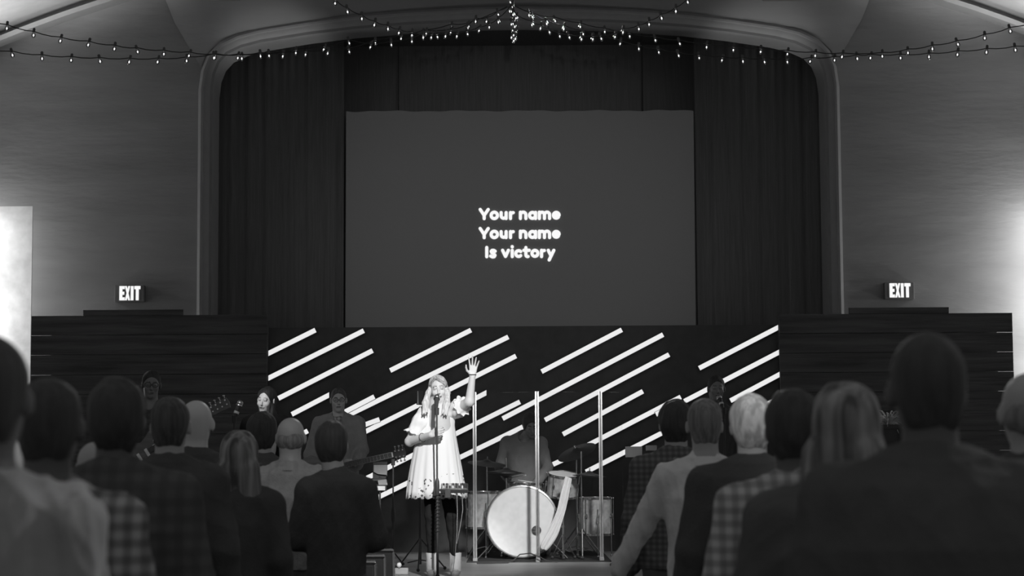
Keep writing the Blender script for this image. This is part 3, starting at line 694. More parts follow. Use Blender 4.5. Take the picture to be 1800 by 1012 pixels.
def person(name, label, X, Y, h, face=0, z0=0.0, fem=False, res=.008, joints=None, head=(0, 0, 0), headc=None, hair='short', hairm='hair_black', skin='skin',
           top='blackcloth', topkind='shirt', bottom='denim', slim=1, sleeve=1.0, collar=None, hem=.88, glasses=False, hands=None, faced=False, seated=False, build=1.0,
           coatopen=None, shoes='black', fold=.006, seed=1, shadow_shoe=True):
    g = h / 1.75; root = thing(name, label, 'person', (X, Y, z0), face)
    J = {}
    for k, v in DEF.items():
        for s, nm in ((-1, 'L'), (1, 'R')): J[k + nm] = np.array((s * v[0] * (build if k in ('shoulder', 'elbow', 'wrist') else 1) * (.92 if fem else 1), v[1], v[2])) * g
    if joints:
        for k, v in joints.items(): J[k] = np.array(v, float)
    R = rotm(*head)
    hc = np.array((0, -.012, 1.625)) * g if headc is None else np.array(headc, float)
    nb = (J['shoulderL'] + J['shoulderR']) / 2; nb = np.array((nb[0], nb[1], max(J['shoulderL'][2], J['shoulderR'][2]) + .027 * g)); pel = (J['hipL'] + J['hipR']) / 2
    sc = min(J['shoulderL'][2], J['shoulderR'][2]) if False else 1.425 * g
    base = pel[2] - .9 * g     # seated figures carry the trunk lower
    tz = lambda *a: [base + q * g for q in a]
    cx = [pel[0], pel[0], pel[0] * .6 + nb[0] * .4, nb[0], nb[0], nb[0]]; cy = [pel[1], pel[1], (pel[1] + nb[1]) / 2, nb[1], nb[1], nb[1]]
    sw = np.linalg.norm((J['shoulderR'] - J['shoulderL'])[:2]) / 2 / (.168 * g)
    wv = np.array((.155, .165, .135 if fem else .15, .155 if fem else .175, .14, .065)) * g; wv[3:5] *= min(1.15, sw); wv *= (1 + (build - 1) * .9)
    dv = np.array((.10, .115, .10, .118, .085, .06)) * g * (1 + (build - 1) * .9)
    # body
    S = Sdf()
    S.loft(tz(.86, .94, 1.08, 1.3, 1.43, 1.49), wv - .006, dv - .006, cx, cy)
    S.cap(nb + (0, .012, .0), hc + R @ np.array((0, .025, -.06)) * g, (.056 if fem else .064) * g, (.05 if fem else .058) * g, .03)
    for s in 'LR':
        S.cap(J['shoulder' + s], J['elbow' + s], .050 * g, .040 * g, .03); S.cap(J['elbow' + s], J['wrist' + s], .040 * g, .026 * g, .02)
        S.cap(J['hip' + s], J['knee' + s], .082 * g * slim ** 2, .054 * g * slim ** 2, .03); S.cap(J['knee' + s], J['ankle' + s], .052 * g * slim ** 2, .036 * g * slim ** 3, .02)
        kc = J['knee' + s] * .7 + J['ankle' + s] * .3 + np.array((0, .02, 0)); S.ell(kc, (.05 * g * slim ** 3, .05 * g * slim ** 3, .11 * g), None, .02)
        S.cap(J['ankle' + s] + (0, .02, -.035 * g), J['ankle' + s] + (0, -.13 * g, -.05 * g), .035 * g, .028 * g, .02)
        hd = (hands or {}).get(s)
        w = J['wrist' + s]; dd = w - J['elbow' + s]
        if hd is None: hd = dict(d=dd / np.linalg.norm(dd) + np.array((0, -.15, 0)), n=np.array((-1. if s == 'R' else 1., .2, 0)), side=np.array((0, -1., 0)), curl=.35)
        hand_ops(S, w, np.array(hd['d'], float), np.array(hd['n'], float), np.array(hd['side'], float), hd.get('curl', .35), hd.get('spread', .06), g * (.93 if fem else 1), thumb=hd.get('thumb', .8))
    head_ops(S, hc, R, g * (.96 if fem else 1), fem, faced)
    V, F = S.mesh(res)
    body = npmesh('body', V, F, M[skin], root)
    if faced:       # lips, brows and lids are their own colour
        body.data.materials.append(M['lips']); body.data.materials.append(M['eye']); body.data.materials.append(M['socket'])
        C = V[F].mean(1); L = ((C - hc) @ R) / (g * (.96 if fem else 1)); mi = np.zeros(len(F), np.int32)
        fr = L[:, 1] < -.07
        mi[fr & (abs(L[:, 0]) < .024) & (abs(L[:, 2] + .061) < .009 * (1 - (L[:, 0] / .03) ** 2) + .002)] = 1
        mi[fr & (abs(L[:, 0]) < .022) & (abs(L[:, 2] + .0605) < .0022)] = 2
        mi[fr & (abs(abs(L[:, 0]) - .031) < .019) & (abs(L[:, 2] - .031 - .1 * (.03 - abs(abs(L[:, 0]) - .031))) < .0024)] = 2
        mi[fr & (abs(abs(L[:, 0]) - .030) < .0145) & (abs(L[:, 2] - .0060) < .0022)] = 2
        mi[fr & (abs(abs(L[:, 0]) - .030) < .0145) & (abs(L[:, 2] - .013) < .0032)] = 3
        mi[fr & (abs(abs(L[:, 0]) - .009) < .004) & (abs(L[:, 2] + .0395) < .002)] = 1
        body.data.polygons.foreach_set('material_index', mi); body.data.update()
    HT = lambda p: hc + R @ (np.array(p) * g)
    # upper garment
    r2 = max(res, .008)
    if topkind:
        off = {'shirt': .012, 'coat': .026, 'sweater': .018}[topkind]
        S = Sdf(); lo = hem
        zs = tz(lo, .94, 1.08, 1.3, 1.43, 1.475); ww = wv + off; dw = dv + off
        ww[0] += .01; dw[0] += .01; ww[2] += .012; dw[2] += .008
        S.loft(zs, ww, dw, cx, cy)
        S.cap(nb + (0, .014, .005), nb + (0, .018, .05 * g), (.066 + off * .5) * g, (.058 + off * .5) * g, .035)
        for s in 'LR':
            sh = J['shoulder' + s]
            S.cap(nb + (sh - nb) * .35 + (0, 0, .02 * g), sh + (0, 0, -.004), (.05) * g + off, .05 * g + off, .05)
            if sleeve > .5:
                S.cap(sh, J['elbow' + s], .053 * g + off, .046 * g + off, .04)
                e, w = J['elbow' + s], J['wrist' + s]; S.cap(e, e + (w - e) * (sleeve - .5) * 2 * .94, .046 * g + off, .034 * g + off, .02)
            else: S.cap(sh, sh + (J['elbow' + s] - sh) * sleeve * 2, .055 * g + off, .052 * g + off, .04)
        S.cap(nb + (0, -.055, .03), nb + (0, -.045, .14), .05 * g, .06 * g, .01, '-')
        if coatopen:
            S.ell((nb[0] + coatopen[0], nb[1] - .16 * g, nb[2] - .14 * g), (coatopen[1], .09, .26), None, .015, '-')
        V, F = S.mesh(r2)
        npmesh({'shirt': 'shirt', 'coat': 'jacket', 'sweater': 'sweater'}[topkind], V, F, M[top], root, lambda v: folds(v, fold, 22, seed))
        if coatopen:
            S = Sdf(); S.loft(tz(.92, 1.08, 1.3, 1.43, 1.475), (wv + .006)[1:], (dv + .008)[1:], cx[1:], cy[1:]); S.cap(nb + (0, .01, 0), nb + (0, .0, .03), .062 * g, .06 * g, .03)
            V, F = S.mesh(r2); npmesh('undershirt', V, F, M[coatopen[2]], root, lambda v: folds(v, .005, 30, seed + 3))
    if collar:
        b = MB(); n = 28; rows = []
        for kk, (rr, zz) in enumerate(((.070, -.012), (.067, .02), (.062, .036), (.068, .037), (.078, .02), (.088, -.004))):
            rows.append([(nb[0] + rr * g * 1.02 * math.cos(t), nb[1] + .012 + rr * g * .98 * math.sin(t), nb[2] + .022 * g + zz * g + .008 * math.sin(t)) for t in np.linspace(-PI / 2 + .18, 1.5 * PI - .18, n)])
        fs = [(i * n + j, i * n + j + 1, (i + 1) * n + j + 1, (i + 1) * n + j) for i in range(5) for j in range(n - 1)]
        b.add([p for r in rows for p in r], fs).build('collar', M[collar], root)
    # trousers
    if bottom:
        S = Sdf(); S.loft(tz(.84, .94, 1.0), (wv[:3] + .006), (dv[:3] + .006), cx[:3], cy[:3])
        for s in 'LR':
            S.cap(J['hip' + s], J['knee' + s], .094 * g * slim, .068 * g * slim, .03); S.cap(J['knee' + s], J['ankle' + s] + (0, 0, .06 if slim < 1 else 0), .066 * g * slim, .055 * g * slim * slim, .02)
        V, F = S.mesh(max(res, .01)); npmesh('trousers', V, F, M[bottom], root, lambda v: folds(v, .004, 25, seed + 9))
    for s in 'LR':
        a = J['ankle' + s]; S = Sdf(); S.cap(a + (0, .03, -.042 * g), a + (0, -.14 * g, -.046 * g), .040 * g, .034 * g, .02); S.cap(a + (0, .01, -.02), a + (0, .01, .02), .045 * g, .045 * g, .02)
        V, F = S.mesh(.009); V[:, 2] = np.maximum(V[:, 2], a[2] - .078 * g); npmesh('shoe', V, F, M[shoes], root)
    # hair
    S = Sdf(); q = g * (.96 if fem else 1); HT = lambda p: hc + R @ (np.array(p) * q)
    if hair in ('short', 'thick', 'white'):
        e = {'short': .004, 'thick': .014, 'white': .012}[hair]
        S.ell(HT((0, .018, .042)), np.array((.076 + e, .096 + e, .086 + e)) * q, R, .02)
        S.ell(HT((0, .045, -.015)), np.array((.064 + e, .056 + e, .062 + e)) * q, R, .03)
        S.ell(HT((0, .052, -.06)), np.array((.05, .03, .045)) * q, R, .03)
        S.ell(HT((0, -.080, -.025)), np.array((.068, .078, .095)) * q, R, .012, '-')
        for s in (-1, 1):
            S.ell(HT((s * .095, -.01, -.012)), np.array((.026, .032, .04)) * q, R, .01, '-'); S.ell(HT((s * .085, -.035, -.06)), np.array((.04, .06, .065)) * q, R, .01, '-')
    elif hair == 'fringe':
        S.ell(HT((0, .045, -.01)), np.array((.080, .070, .062)) * q, R, .03)
        S.ell(HT((0, -.045, .02)), np.array((.09, .08, .13)) * q, R, .015, '-')
        for s in (-1, 1): S.ell(HT((s * .095, -.01, -.012)), np.array((.026, .032, .04)) * q, R, .01, '-')
    elif hair == 'long':       # seen from behind, falling over the shoulders
        S.ell(HT((0, .018, .042)), np.array((.094, .112, .100)) * q, R, .02)
        S.ell(HT((0, .05, -.05)), np.array((.092, .075, .12)) * q, R, .04)
        for i, xo in enumerate((-.085, -.045, 0, .045, .085)):
            S.cap(HT((xo * .85, .07, -.06)), HT((xo * 1.15, .085 + .01 * (i % 2), -.24 - .02 * (i % 3))), .042 * q, .026 * q, .03)
        S.ell(HT((0, -.08, -.03)), np.array((.058, .08, .095)) * q, R, .012, '-')
    elif hair == 'parted':     # long dark hair framing the face, one side forward
        S.ell(HT((0, .020, .040)), np.array((.086, .104, .094)) * q, R, .02)
        S.ell(HT((0, .05, -.05)), np.array((.078, .06, .10)) * q, R, .04)
        S.ell(HT((0, -.088, -.02)), np.array((.063, .082, .099)) * q, R, .012, '-')
        S.cap(HT((.068, .0, -.03)), HT((.078, -.0, -.12)), .022 * q, .03 * q, .03); S.cap(HT((.078, .0, -.12)), HT((.09, -.05, -.21)), .032 * q, .02 * q, .03)
        S.cap(HT((-.068, .02, -.03)), HT((-.06, .05, -.16)), .02 * q, .03 * q, .03)
    elif hair == 'singer':
        S.ell(HT((0, .020, .040)), np.array((.084, .104, .092)) * q, R, .02)
        S.ell(HT((0, .05, -.05)), np.array((.082, .062, .11)) * q, R, .04)
        S.ell(HT((.004, -.092, -.02)), np.array((.060, .083, .098)) * q, R, .012, '-')
    if S.ops and hair != 'bald':
        V, F = S.mesh(max(.004, min(res, .006))); npmesh('hair', V, F, M[hairm], root, lambda v: folds(v, .004 if hair != 'short' else .0015, 60, seed + 5, .15))
    if glasses:
        b = MB(); r3 = Matrix(R.tolist())
        for s in (-1, 1):
            c_ = HT((s * .031, -.108, .008)); pts = [c_ + R @ np.array((.025 * math.cos(t), 0, .019 * math.sin(t))) * g for t in np.linspace(0, 2 * PI, 15)[:-1]]
            b.tube(pts, .0028 * g, 6, True); b.tube([HT((s * .056, -.106, .012)), HT((s * .082, -.06, .012)), HT((s * .082, .0, .012))], .002, 5)
        b.tube([HT((-.007, -.109, .01)), HT((.007, -.109, .01))], .0022, 5); b.build('glasses', M['black'], root)
    return root, J, hc, R
def ray(px, py, Y): return P(px, py, Y)
def audience(label, cx, topy, Y, shift=0, **kw):
    p = P(cx, topy, Y)
    if shift: p.x += shift; kw['headc'] = (shift, -.012 * p.z / 1.75, 1.625 * p.z / 1.75)
    kw.setdefault('seed', abs(int(cx))); hr = kw.get('hair', 'short')
    return person('person', label, p.x, Y, p.z - (.012 if hr != 'bald' else 0), face=PI, z0=0, skin=kw.pop('skin', 'skin2'), **kw)

audience('big dark-haired person in a wrinkled grey shirt at the left edge of the photo', -22, 583, 3.8, hair='short', top='dimshirt', topkind='sweater', build=1.0, fold=.024, res=.009, skin='skin4')
audience('person in a pale-dotted check shirt close beside the nearest wrinkled grey shirt', 88, 660, 4.9, hair='short', top='check_mid', topkind='shirt', build=1.1, skin='skin4')
audience('tall dark-haired person in a faint plaid jacket, head below the left exit sign', 205, 665, 6.1, hair='thick', top='check_big', topkind='coat', build=1.1, head=(0, 0, .1), skin='skin4')
audience('low dim head and dark shoulders tucked behind the plaid jacket man', 168, 768, 7.7, hair='fringe', hairm='hair_grey', top='blackcloth', topkind='sweater')
audience('dark-haired person in a black suit with a light collar, beside the bald man', 300, 694, 8.4, hair='short', hairm='hair_brown', top='blackcloth', topkind='coat', collar='midcloth')
audience('bald man with pale scalp and light collar above a black jacket', 345, 701, 10.0, hair='bald', skin='skin', top='blackcloth', topkind='coat', collar='whitecloth')
audience('woman with long wavy streaked hair in dark clothes, left of the grey sweater man', 421, 755, 9.3, hair='long', hairm='hair_streak', fem=True, top='blackcloth', topkind='sweater')
audience('small dark head in front of the backing singer\shoulder', 461, 724, 12.3, hair='thick', top='blackcloth', topkind='coat', collar='darkcloth', build=.8)
audience('balding man in a grey roll-neck sweater, hands down, left of centre', 511, 728, 11.3, hair='fringe', hairm='hair_grey', top='greycloth', topkind='sweater', collar='greycloth', build=1.02, hem=.90, sleeve=.98, fold=.009)
audience('man in black with a pale collar band, right of the grey sweater man', 583, 743, 10.45, hair='thick', top='blackcloth', topkind='coat', collar='midcloth', build=.8, shift=.025, joints=dict(elbowL=(-.2, -.02, 1.12), elbowR=(.2, -.02, 1.12), wristL=(-.05, -.24, 1.1), wristR=(.07, -.25, 1.13)))
audience('person with dark hair in a dark check coat with a strap, next to the shield', 1187, 703, 11.0, hair='thick', top='check_dark', topkind='coat', collar='midcloth', build=1.0)

p_ = P(1238, 698, 9.4); gg = p_.z / 1.75
audience('man with cropped hair in a white shirt, left arm reaching out and down', 1238, 698, 9.4, hair='short', hairm='hair_grey', top='shirt', topkind='shirt', collar='shirt', build=1.05, fold=.010,
         joints={'elbowR': np.array((.285, -.06, 1.17)) * gg, 'wristR': np.array((.40, -.10, .955)) * gg, 'elbowL': np.array((-.2, .03, 1.13)) * gg, 'wristL': np.array((-.18, -.2, 1.0)) * gg})
audience('white-haired man in a high-collared black jacket', 1320, 693, 8.2, hair='white', hairm='hair_white', skin='skin', top='blackcloth', topkind='coat', collar='blackcloth', build=1.12)
audience('dark-haired person in a pale check shirt in front of the white-haired man', 1392, 684, 6.2, hair='thick', top='check_light', topkind='shirt', build=1.12, skin='skin4')
audience('woman with long hair catching light on its ends, beside the tallest dark head at right', 1490, 668, 5.1, hair='long', hairm='hair_streak', fem=True, top='darkcloth', topkind='coat', build=1.3, head=(0, 0, -.3))
audience('tall broad man in black with a light rim on his collar, nearest on the right', 1628, 580, 4.3, hair='short', top='blackcloth', topkind='coat', collar='darkcloth', build=1.2, skin='skin4')
audience('person with a dim balding head cut off by the right edge of the photo', 1808, 643, 5.6, hair='fringe', hairm='hair_grey', top='blackcloth', topkind='coat', build=1.05)
# ------------------------------------------------------------------ the band
A_ = np.array
def loc(px, py, Y, root):       # picture point at a given depth, in the frame of an unrotated figure
    p = P(px, py, Y); return A_((p.x - root[0], p.y - root[1], p.z - root[2]))
# lead singer ------------------------------------------------------
SY = 17.0; sp = P(772, 657, SY); SR = (sp.x, SY, ZS); sh_ = sp.z - ZS
L = lambda px, py, dy=0: loc(px, py, SY + dy, SR)
hcs = L(770.5, 684.5, -.02)
J = dict(shoulderL=L(748, 725), elbowL=L(720, 776, -.03), wristL=L(757, 764, -.235), shoulderR=L(797, 722), elbowR=L(825, 706, -.17), wristR=L(830.5, 661, -.20),
         hipL=L(759, 812), hipR=L(779, 812), kneeL=L(757, 905, -.02), kneeR=L(792, 905, -.03), ankleL=L(757, 0) * (1, 1, 0) + A_((0, .0, .085)), ankleR=L(797, 0) * (1, 1, 0) + A_((0, .0, .085)))
hands = dict(R=dict(d=(.10, -.05, 1), n=(0, -1, 0), side=(-1, -.1, 0), curl=.06, spread=.17, thumb=1.0),
             L=dict(d=(.75, -.35, .25), n=(.35, .9, 0), side=(-.2, 0, 1), curl=.95, spread=.02, thumb=.5))
singer, JS, hc_, R_ = person('person', 'blonde lead singer in a white lace dress, one hand raised, at the microphone stand', SR[0], SY, sh_, 0, ZS, fem=True, res=.0048,
    joints=J, headc=hcs, head=(.05, -.06, .06), hair='singer', hairm='hair_blond', skin='skin', topkind=None, bottom='legging', slim=.8, shoes='leather', faced=True, hands=hands)
# boot shafts
for s in 'LR':
    a = JS['ankle' + s]
    MB().lathe([(.05, -.03), (.052, .02), (.05, .08), (.053, .125), (.049, .128)], (a[0], a[1] + .012, a[2]), n=20).build('boot_shaft', M['leather'], singer)
# dress: pleated, flared, scalloped hem
def dress():
    rows = []; n = 120; K = 206.0
    prof_ = [(873, 714.5, 819.5), (862, 715, 817.5), (845, 717, 814), (820, 721, 810), (790, 727, 805), (765, 733, 801), (748, 738, 799), (735, 740, 800), (727, 743, 800), (721, 748, 796), (717.5, 757, 787), (715, 762, 781), (713, 763, 780)]
    for i, (y, xa, xb) in enumerate(prof_):
        c_ = L((xa + xb) / 2, y); hw = (xb - xa) / 2 / K; f = max(0, 1 - (873 - y) / 125); dep = hw * (.72 if y > 760 else .62 if y > 730 else .6)
        row = []
        for k in range(n):
            t = 2 * PI * k / n; pl = 1 + .035 * f * math.cos(11 * t + .5) + .02 * f * math.sin(23 * t + 1) + .012 * math.sin(7 * t + i * .35) * (y > 735)
            z = c_[2] - (.018 * abs(math.sin(13 * t)) if i == 0 else .004 * abs(math.sin(13 * t)) if i == 1 else 0)
            if i >= 10: z -= .03 * max(0, -math.sin(t)) * (1 if i > 10 else .5)
            row.append((c_[0] + hw * pl * math.cos(t), c_[1] + .01 + dep * pl * math.sin(t), z))
        rows.append(row)
    b = MB(); fs = [(i * n + k, i * n + (k + 1) % n, (i + 1) * n + (k + 1) % n, (i + 1) * n + k) for i in range(len(rows) - 1) for k in range(n)]
    o = b.add([p for r in rows for p in r], fs).build('dress', M['lace'], singer)
    md = o.modifiers.new('thick', 'SOLIDIFY'); md.thickness = .004
    # band of lace trim running round the skirt and hem ruffle
    for j, (y, ya, hw0) in enumerate(((820.5, 0, 0),)):
        pass
    return o
dr = dress()
def ruffle(c_, axis, r, m, parent, name, n=56, amp=.010, wid=.035, flare=1.25):
    c_ = Vector(c_); axis = Vector(axis).normalized(); u = axis.orthogonal().normalized(); w = axis.cross(u); vs = []; rows = 4
    for i in range(rows):
        f = i / (rows - 1)
        for k in range(n):
            t = 2 * PI * k / n; rr = r * (1 + (flare - 1) * f) + amp * f * math.sin(9 * t)
            vs.append(c_ + (u * math.cos(t) + w * math.sin(t)) * rr + axis * (wid * f + .006 * f * math.cos(9 * t)))
    fs = [(i * n + k, i * n + (k + 1) % n, (i + 1) * n + (k + 1) % n, (i + 1) * n + k) for i in range(rows - 1) for k in range(n)]
    o = MB().add(vs, fs).build(name, m, parent); md = o.modifiers.new('thick', 'SOLIDIFY'); md.thickness = .003; return o
for s in 'LR':
    a, e = JS['shoulder' + s], JS['elbow' + s]; S = Sdf(); end = a + (e - a) * (.66 if s == 'L' else .42)
    S.cap(a + (0, 0, -.01), a + (e - a) * .3, .062, .068, .03); S.cap(a + (e - a) * .3, end, .070, .066, .03)
    S.cap(a + (.06 if s == 'L' else -.06, .01, -.0), a, .06, .062, .03)
    V, F = S.mesh(.007); npmesh('sleeve', V, F, M['lace'], dr, lambda v: folds(v, .008, 45, 4))
    ruffle(end - (e - a) * .02, e - a, .064, M['lace'], dr, 'cuff_ruffle', flare=1.35)
# hair: long straight lengths falling either side over the chest
S = Sdf(); q = .96 * sh_ / 1.75
def HS(p): return hc_ + R_ @ (A_(p) * q)
lf = [HS((-.066, -.0, .03)), L(752, 690, -.05), L(746, 708, -.09), L(743, 728, -.13)]
rt = [HS((.068, -.01, .03)), L(788, 690, -.05), L(787.5, 710, -.10), L(785, 730, -.135)]
for pts, sx in ((lf, -1), (rt, 1)):
    for dx, w in ((0, .017), (-.015 * sx, .016), (-.030 * sx, .010)):
        pp = [pts[0]] + [p + A_((dx * i / 2, -.004 * i, 0)) for i, p in enumerate(pts[1:], 1)]
        rr = [.012, w, w * 1.1, w * .35]
        for a, c2, ra, rb in zip(pp[:-1], pp[1:], rr[:-1], rr[1:]): S.cap(a, c2, ra, rb, .016)
V, F = S.mesh(.0055); npmesh('hair_length', V, F, M['hair_blond'], singer, lambda v: folds(v, .0012, 90, 8, .08))
# swept darker fringe, bracelet, earring and watch
S = Sdf(); 
for i in range(5): S.cap(HS((-.018 + .004 * i, -.078 + .01 * i, .108 - .004 * i)), HS((.064 + .002 * i, -.052 + .012 * i, .045 - .012 * i)), .012, .015, .01)
for i in range(3): S.cap(HS((-.022, -.075 + .02 * i, .108)), HS((-.064, -.045 + .015 * i, .05)), .011, .012, .01)
V, F = S.mesh(.005); npmesh('fringe', V, F, hairmat('hair_dark_blond', .22, .5, 70), singer)
w = JS['wristR']; MB().tube([w + A_((.03 * math.cos(t), .026 * math.sin(t), .012)) for t in np.linspace(0, 2 * PI, 18)[:-1]], .0045, 6, True).build('bracelet', M['black'], singer)
w = JS['wristL'] * .62 + JS['elbowL'] * .38; dx = JS['wristL'] - JS['elbowL']; dx /= np.linalg.norm(dx); u = np.cross(dx, (0, 0, 1)); u /= np.linalg.norm(u); vv = np.cross(dx, u)
MB().tube([w + (u * math.cos(t) + vv * math.sin(t)) * .037 for t in np.linspace(0, 2 * PI, 18)[:-1]], .003, 6, True).build('bracelet', M['black'], singer)

# microphones and stands ---------------------------------------------
def microphone(label, tip, tail, grp=None, bright=False):
    tip = Vector(tip); tail = Vector(tail); d = (tail - tip).normalized(); t = thing('microphone', label, 'microphone', tip, group=grp); z = Vector((0, 0, 0))
    MB().ball(z + d * .012, .0255, 16, 10).build('grille', M['steel'], t); MB().cyl(d * .028, d * .036, .027, n=20).build('ring', M['chrome'] if bright else M['black'], t)
    MB().cyl(d * .036, d * .15, .021, .014, 18).build('handle', M['black'], t)
    if bright: MB().cyl(d * .085, d * .105, .0225, n=18).build('band', M['white'], t)
    return t
mt = L(768, 696, -.24); root3 = Vector(SR); tipw = root3 + Vector(mt); tailw = root3 + Vector(L(766, 726, -.36))
microphone('black vocal microphone held at the lead singer\'s mouth', tipw + Vector((.0, .0, .0)), tailw)
def mic_stand(label, base, top, grp=None, boom=None, round_base=True, clutch=None):
    base = Vector(base); t = thing('microphone_stand', label, 'stand', base, group=grp); T_ = Vector(top) - base
    b = MB(); b.lathe([(.0, .0), (.13, .0), (.13, .012), (.11, .02), (.02, .03), (.014, .05)], n=32) ; b.build('base', M['black'], t)
    MB().cyl((0, 0, .04), (T_.x * .5, T_.y * .5, T_.z * .5), .011, n=12).build('lower_pole', M['black'], t)
    MB().cyl((T_.x * .42, T_.y * .42, T_.z * .42), T_, .0075, n=12).build('upper_pole', M['black'], t)
    cz = clutch if clutch else T_.z * .5
    MB().lathe([(.011, -.07), (.017, -.05), (.02, 0), (.017, .05), (.009, .075)], (T_.x * cz / T_.z, T_.y * cz / T_.z, cz), n=14).build('clutch', M['black'], t)
    MB().cyl(T_ - Vector((0, 0, .03)), T_ + Vector((0, 0, .03)), .018, .02, 12).build('clip', M['black'], t)
    return t
sb = Vector((tailw.x + .012, tailw.y, ZS)); st_top = Vector((tailw.x + .008, tailw.y + .01, tailw.z + .015))
z855 = P(770, 856, sb.y).z - ZS
mst = mic_stand('black microphone stand in front of the lead singer', sb, st_top, clutch=z855)
# coiled cable wound on the lower pole
b = MB(); pts = []; za = P(770, 938, sb.y).z - ZS; zb = P(770, 868, sb.y).z - ZS
for i in range(150): t_ = i / 149; a = t_ * 2 * PI * 11; pts.append((.016 * math.cos(a), .016 * math.sin(a), za + (zb - za) * t_))
b.tube(pts, .0032, 5).build('coiled_cable', M['wire'], mst)
# small mixer clamped to the stand
mc = P(799, 858, sb.y); t = thing('audio_mixer', 'small silver mixer tray clamped to the lead singer\'s microphone stand', 'mixer', mc); dx = sb.x - mc.x
Rm = Matrix.Rotation(math.radians(24), 3, 'X'); 
MB().box((0, 0, 0), (.225, .12, .035), Rm).build('case', M['black'], t, bevel=.004); MB().box(Rm @ Vector((0, 0, .019)), (.215, .11, .004), Rm).build('face_plate', M['steel'], t, bevel=.001)
for i in range(8):
    for j in range(2):
        b = MB(); p0 = Rm @ Vector((-.09 + i * .026, -.028 + j * .05, .021)); p1 = Rm @ Vector((-.09 + i * .026, -.028 + j * .05, .036)); b.cyl(p0, p1, .0075, .006, 10); b.build('knob', M['black'] if (i + j) % 3 else M['white'], t)
MB().box((-.055, -.03, -.045), (.05, .06, .07)).build('battery_pack', M['black'], t, bevel=.005)
MB().cyl((dx + .012, 0, -.01), (-.11, .0, -.01), .008, n=8).build('clamp_arm', M['black'], t)
for x_, pts in ((0, [(803, 866), (804, 900), (803, 940), (800, 975), (796, 1003)]), (1, [(812, 866), (813.5, 895), (809, 925), (803, 955)])):
    MB().tube([P(a, c2, sb.y - .02) - mc for a, c2 in pts], .0028, 5).build('hanging_cable', M['grey'], t)

# backing singer -----------------------------------------------------
BY = 17.0; bp = P(469, 678, BY); BR = (bp.x, BY, ZS)
person('person', 'dark-haired backing singer with closed eyes, black jacket over white top', BR[0], BY, bp.z - ZS, 0, ZS, fem=True, res=.0055, headc=loc(468, 704, BY - .02, BR), head=(.1, .12, -.32), hair='parted', hairm='hair_jet',
       faced=True, top='jet', topkind='coat', coatopen=(.06, .055, 'whitecloth'), bottom='blackcloth', seed=5)
mt = P(423, 706, 16.6); microphone('tilted vocal microphone with two pale bands, left of the backing singer', mt, mt + Vector((-.05, -.02, -.14)), bright=True)
mb_ = mt + Vector((-.05, -.02, -.145)); mic_stand('black microphone stand left of the backing singer', (mb_.x, mb_.y, ZS), mb_)

